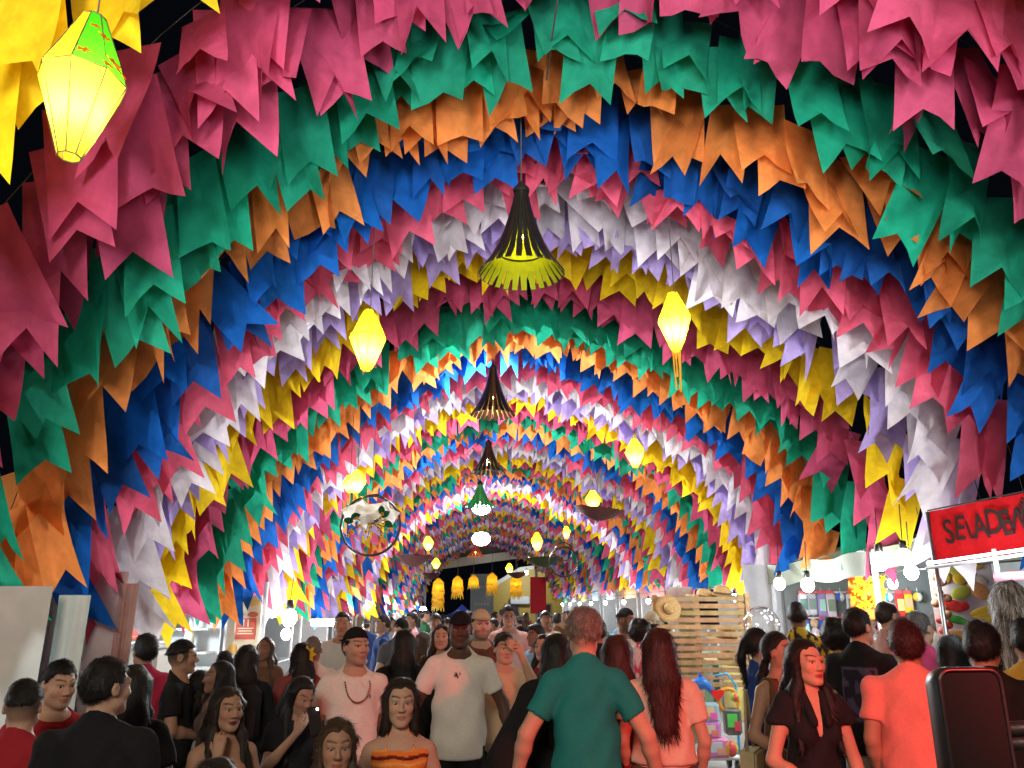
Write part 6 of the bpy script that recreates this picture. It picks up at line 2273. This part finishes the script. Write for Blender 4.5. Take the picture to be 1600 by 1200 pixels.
who(1466, 956, 36, 170, 'person with dark grey hair beneath the fruit banner', 'm', skin='tan', hair=('short', 'salt'), top=('tee', (.25, .22, .2)), q='mid')
who(1416, 965, 64, 178, 'man in a salmon pink tee and red shorts, back turned, lit red', 'm', yaw=6, wide=1.12, skin='tan', hair=('thick', 'wine'), top=('tee', (.72, .24, .20)), bottom=('shorts', (.42, .03, .03)), q='hi', hem=.90, arms=EASY, d=4.55)
who(1487, 990, 44, 160, 'woman with shoulder length black hair, back turned, behind the black mirror', 'f', skin='light', hair=('bob', 'black'), top=('tank', (.40, .22, .15)), q='mid', d=5.6)
who(1531, 966, 62, 195, 'dark haired man with a red lit neck just behind the black mirror', 'm', yaw=-25, skin='tan', hair=('thick', 'black'), top=('tee', (.02, .016, .016)), q='mid', d=4.3)
who(1578, 905, 64, 180, 'tall woman with very long silver streaked black hair, right edge', 'f', skin='tan', hair=('long', 'silver', .45), top=('tank', BLACK), q='mid', d=4.9)
who(1604, 966, 60, 185, 'person in a mustard yellow top cut by the right edge', 'm', skin='tan', hair=('short', 'black'), top=('tee', (.55, .30, .05)), bottom=('long', (.5, .12, .08)), q='mid', d=4.7)

# --- things people hold or wear loose
def handbag(p, w, h, col, label, name='shoulder_bag', cat='bag', rz=0.0, strap=None):
    t = empty(name, p, label, cat, None, rz)
    MB().prism([(-w * .42, h / 2), (w * .42, h / 2), (w * .5, -h * .4), (w * .42, -h / 2), (-w * .42, -h / 2), (-w * .5, -h * .4)], (0, .04, 0), (1, 0, 0), (0, 0, 1), .08).build('body', M['fabric'], t, color=col, local=True)
    MB().box((0, -.048, h * .22), (w * .84, .012, h * .5), bev=.004).build('flap', M['fabric'], t, color=tuple(c * .9 for c in col), local=True)
    if strap: MB().tube(strap, .009, 6).build('strap', M['fabric'], t, True, color=tuple(c * .8 for c in col), local=True)
    return t


P_ = {o['label']: o for o in SC.objects if o.name.startswith('person') and 'label' in o}


def find(s_):
    return next(o for k_, o in P_.items() if s_ in k_)


o = find('brown sleeveless')
p = local_to_world(o, (-.30, -.02, .88))
handbag(p, .26, .34, (.46, .38, .22), 'beige shoulder bag hanging at the side of the woman in brown', rz=R(60), strap=[(-.1, 0, .16), (-.02, .0, .5), (.02, 0, .5), (.1, 0, .16)])
o = find('black sleeveless blouse')
p = local_to_world(o, (-.05, -.26, .90))
handbag(p, .22, .13, (.012, .012, .014), 'black clutch held against the black blouse', 'clutch', 'bag', o.rotation_euler.z)
o = find('bowed over her lit phone')
p = local_to_world(o, (-.02, -.335, 1.46))
ph = empty('phone', p, 'lit phone held up by the woman bowed over it', 'phone', None, o.rotation_euler.z)
ph.rotation_euler.x = -.5
MB().box((0, 0, 0), (.075, .009, .155), bev=.003).build('case', M['plastic'], ph, color=(.02, .02, .025), local=True)
M['phone_flash'] = emit('phone_flash', (1, .97, .9), 20)
MB().ball((.02, -.008, .06), (.007, .003, .007), 8, 6).build('flash', M['phone_flash'], ph, True, local=True)
M['screen'] = emit('phone_screen', (.5, .6, .8), 1.2)
MB().box((0, .0055, 0), (.068, .002, .145)).build('screen', M['screen'], ph, local=True)
o = find('black backpack')
p = local_to_world(o, (0, .175, 1.20))
bp = empty('backpack', p, 'black backpack on the woman by the menu poster', 'backpack', None, o.rotation_euler.z)
MB().box((0, 0, 0), (.28, .13, .40), bev=.05).build('body', M['fabric'], bp, True, color=(.015, .016, .02), local=True)
MB().box((0, .07, -.07), (.22, .05, .20), bev=.02).build('pocket', M['fabric'], bp, True, color=(.02, .021, .026), local=True)
o = find('touching her cheek')
s_ = o.scale[0]
sb = [(.115, -.02, 1.425), (.12, -.075, 1.36), (.125, -.108, 1.25), (.14, -.095, 1.12), (.16, -.06, .98)]
bg = empty('strap_bag', local_to_world(o, (.20, -.02, .86)), 'black bag on a thin black strap worn by the woman touching her cheek', 'bag')
MB().tube([local_to_world(o, v) for v in sb], .011, 6).build('strap', M['fabric'], bg, True, color=(.012, .012, .012))
MB().box(bg.location, (.20, .09, .16), bev=.02).build('body', M['fabric'], bg, color=(.012, .012, .012))
# necklace, watch, glasses, flower
o = find('bead necklace')
nk = MB()
for i in range(46):
    g = 2 * PI * i / 46
    x, dz = .082 * math.sin(g), .5 - .5 * math.cos(g)
    z = 1.475 - .205 * dz ** 1.2
    y = .06 * math.cos(g) * (1 if math.cos(g) > 0 else .0) - (.075 + .062 * min(1, dz * 1.1)) * (1 if math.cos(g) <= 0 else (1 - math.cos(g)))
    nk.ball((x, y, z), .0062, 6, 5)
nk.build('necklace', M['wood'], o, True, color=(.22, .07, .03), local=True)
o = find('tall dark skinned')
el, wr = Vector(WIDEARM['L'][0]), Vector(WIDEARM['L'][1])
ax = (wr - el).normalized()
c = wr - ax * .012
e1 = ax.orthogonal().normalized()
e2 = ax.cross(e1)
MB().tube([c + (e1 * math.cos(g) + e2 * math.sin(g)) * .031 for g in np.linspace(0, 2 * PI, 21)[:-1]], .007, 6, closed=True).build('watch', M['metal'], o, True, local=True)
o = find('man in glasses')
gm = MB()
for sx in (-1, 1):
    gm.tube([(sx * .033 + .022 * math.cos(g), -.098, 1.614 + .017 * math.sin(g)) for g in np.linspace(0, 2 * PI, 17)[:-1]], .0028, 5, closed=True)
    gm.tube([(sx * .055, -.096, 1.616), (sx * .078, .0, 1.618)], .0025, 5)
gm.tube([(-.011, -.1, 1.616), (.011, -.1, 1.616)], .0028, 5)
gm.build('glasses', M['black'], o, local=True)
o = find('yellow flower')
fl = empty('hair_flower', local_to_world(o, (-.03, .115, 1.63)), 'yellow paper flower pinned in dark hair near the grey haired man in white', 'flower')
for i in range(7):
    g = 2 * PI * i / 7
    MB().prism([(0, -.01), (.03, -.022), (.075, 0), (.03, .022), (0, .01)], (0, 0, 0), (math.cos(g), -.1, math.sin(g)), (-math.sin(g), 0, math.cos(g)), .004).build('petal', M['tissue'], fl, color=(.80, .60, .06), local=True)

# --- the far crowd: six figures, then copies with clothes and height of their own
protos = [
    (dict(sex='m'), dict(hair=('short', 'black'), skin='tan')), (dict(sex='f'), dict(hair=('longback', 'black', .35), skin='light')),
    (dict(sex='m'), dict(hair=('thick', 'black'), skin='brown')), (dict(sex='f'), dict(hair=('bun', 'dark'), skin='tan')),
    (dict(sex='m'), dict(hair=('short', 'dark'), skin='light', cap=('front', (.05, .05, .07)))), (dict(sex='f'), dict(hair=('wavy', 'brown', .32), skin='brown'))]
PROTO = []
for b_, k_ in protos:
    PROTO.append(make_person((0, -30, 0), 1.0, PI, '', Body(**b_), top=('tee', (.3, .3, .3)), bottom=('long', (.04, .04, .05)), q='low', shoes=False, **k_))
hn = ['short black haired man', 'woman with straight black hair', 'man with thick black hair', 'woman with a hair bun', 'man in a dark cap', 'woman with wavy brown hair']
cn = [('white', (.6, .58, .55)), ('black', (.015, .015, .02)), ('red', (.4, .03, .04)), ('navy', (.02, .04, .14)), ('grey', (.2, .2, .21)), ('pink', (.55, .25, .27)), ('green', (.05, .2, .1)), ('mustard', (.5, .32, .05)), ('sky blue', (.2, .36, .5)), ('brown', (.14, .07, .04)), ('cream', (.6, .5, .36)), ('lilac', (.35, .26, .5))]
cr = random.Random(77)
used, placed = set(), [(o.location.x, o.location.y) for o in P_.values()]
first = [True] * 6
n_far = 0
for tries in range(6000):
    if n_far >= 72: break
    d = 7.3 + 27 * cr.random() ** 1.2
    lo_, hi_ = CX - 2.7, CX + (1.9 if d < 12 else 2.8)
    x = cr.uniform(lo_, hi_)
    if any((x - a) ** 2 + ((d - b) * .55) ** 2 < .26 for a, b in placed): continue
    i = cr.randrange(6)
    j = cr.randrange(12)
    if (i, j) in used: continue
    used.add((i, j))
    placed.append((x, d))
    o = PROTO[i] if first[i] else copy_tree(PROTO[i])
    first[i] = False
    o.location = (x, d, 0)
    s_ = cr.uniform(.93, 1.05) * (.96 if i in (1, 3, 5) else 1.0)
    o.scale = (s_, s_, s_)
    o.rotation_euler = (0, 0, R(cr.choice([180, 180, 0, 0, 150, 200, 90, -80, 20, -25])) + cr.uniform(-.3, .3))
    for ch in o.children:
        if ch.name.startswith('shirt'): ch.color = (*cn[j][1], 1)
    where = 'on the hoop side' if x < CX - .9 else 'under the bell lamps' if x < CX + .9 else 'on the fence side'
    tag(o, f'far {hn[i]} in {cn[j][0]}, {"deep" if d > 17 else "midway"} {where}', 'person', 'people in the far crowd')
    n_far += 1
for i in range(6):
    if first[i]:
        for ch in list(PROTO[i].children): bpy.data.objects.remove(ch)
        bpy.data.objects.remove(PROTO[i])
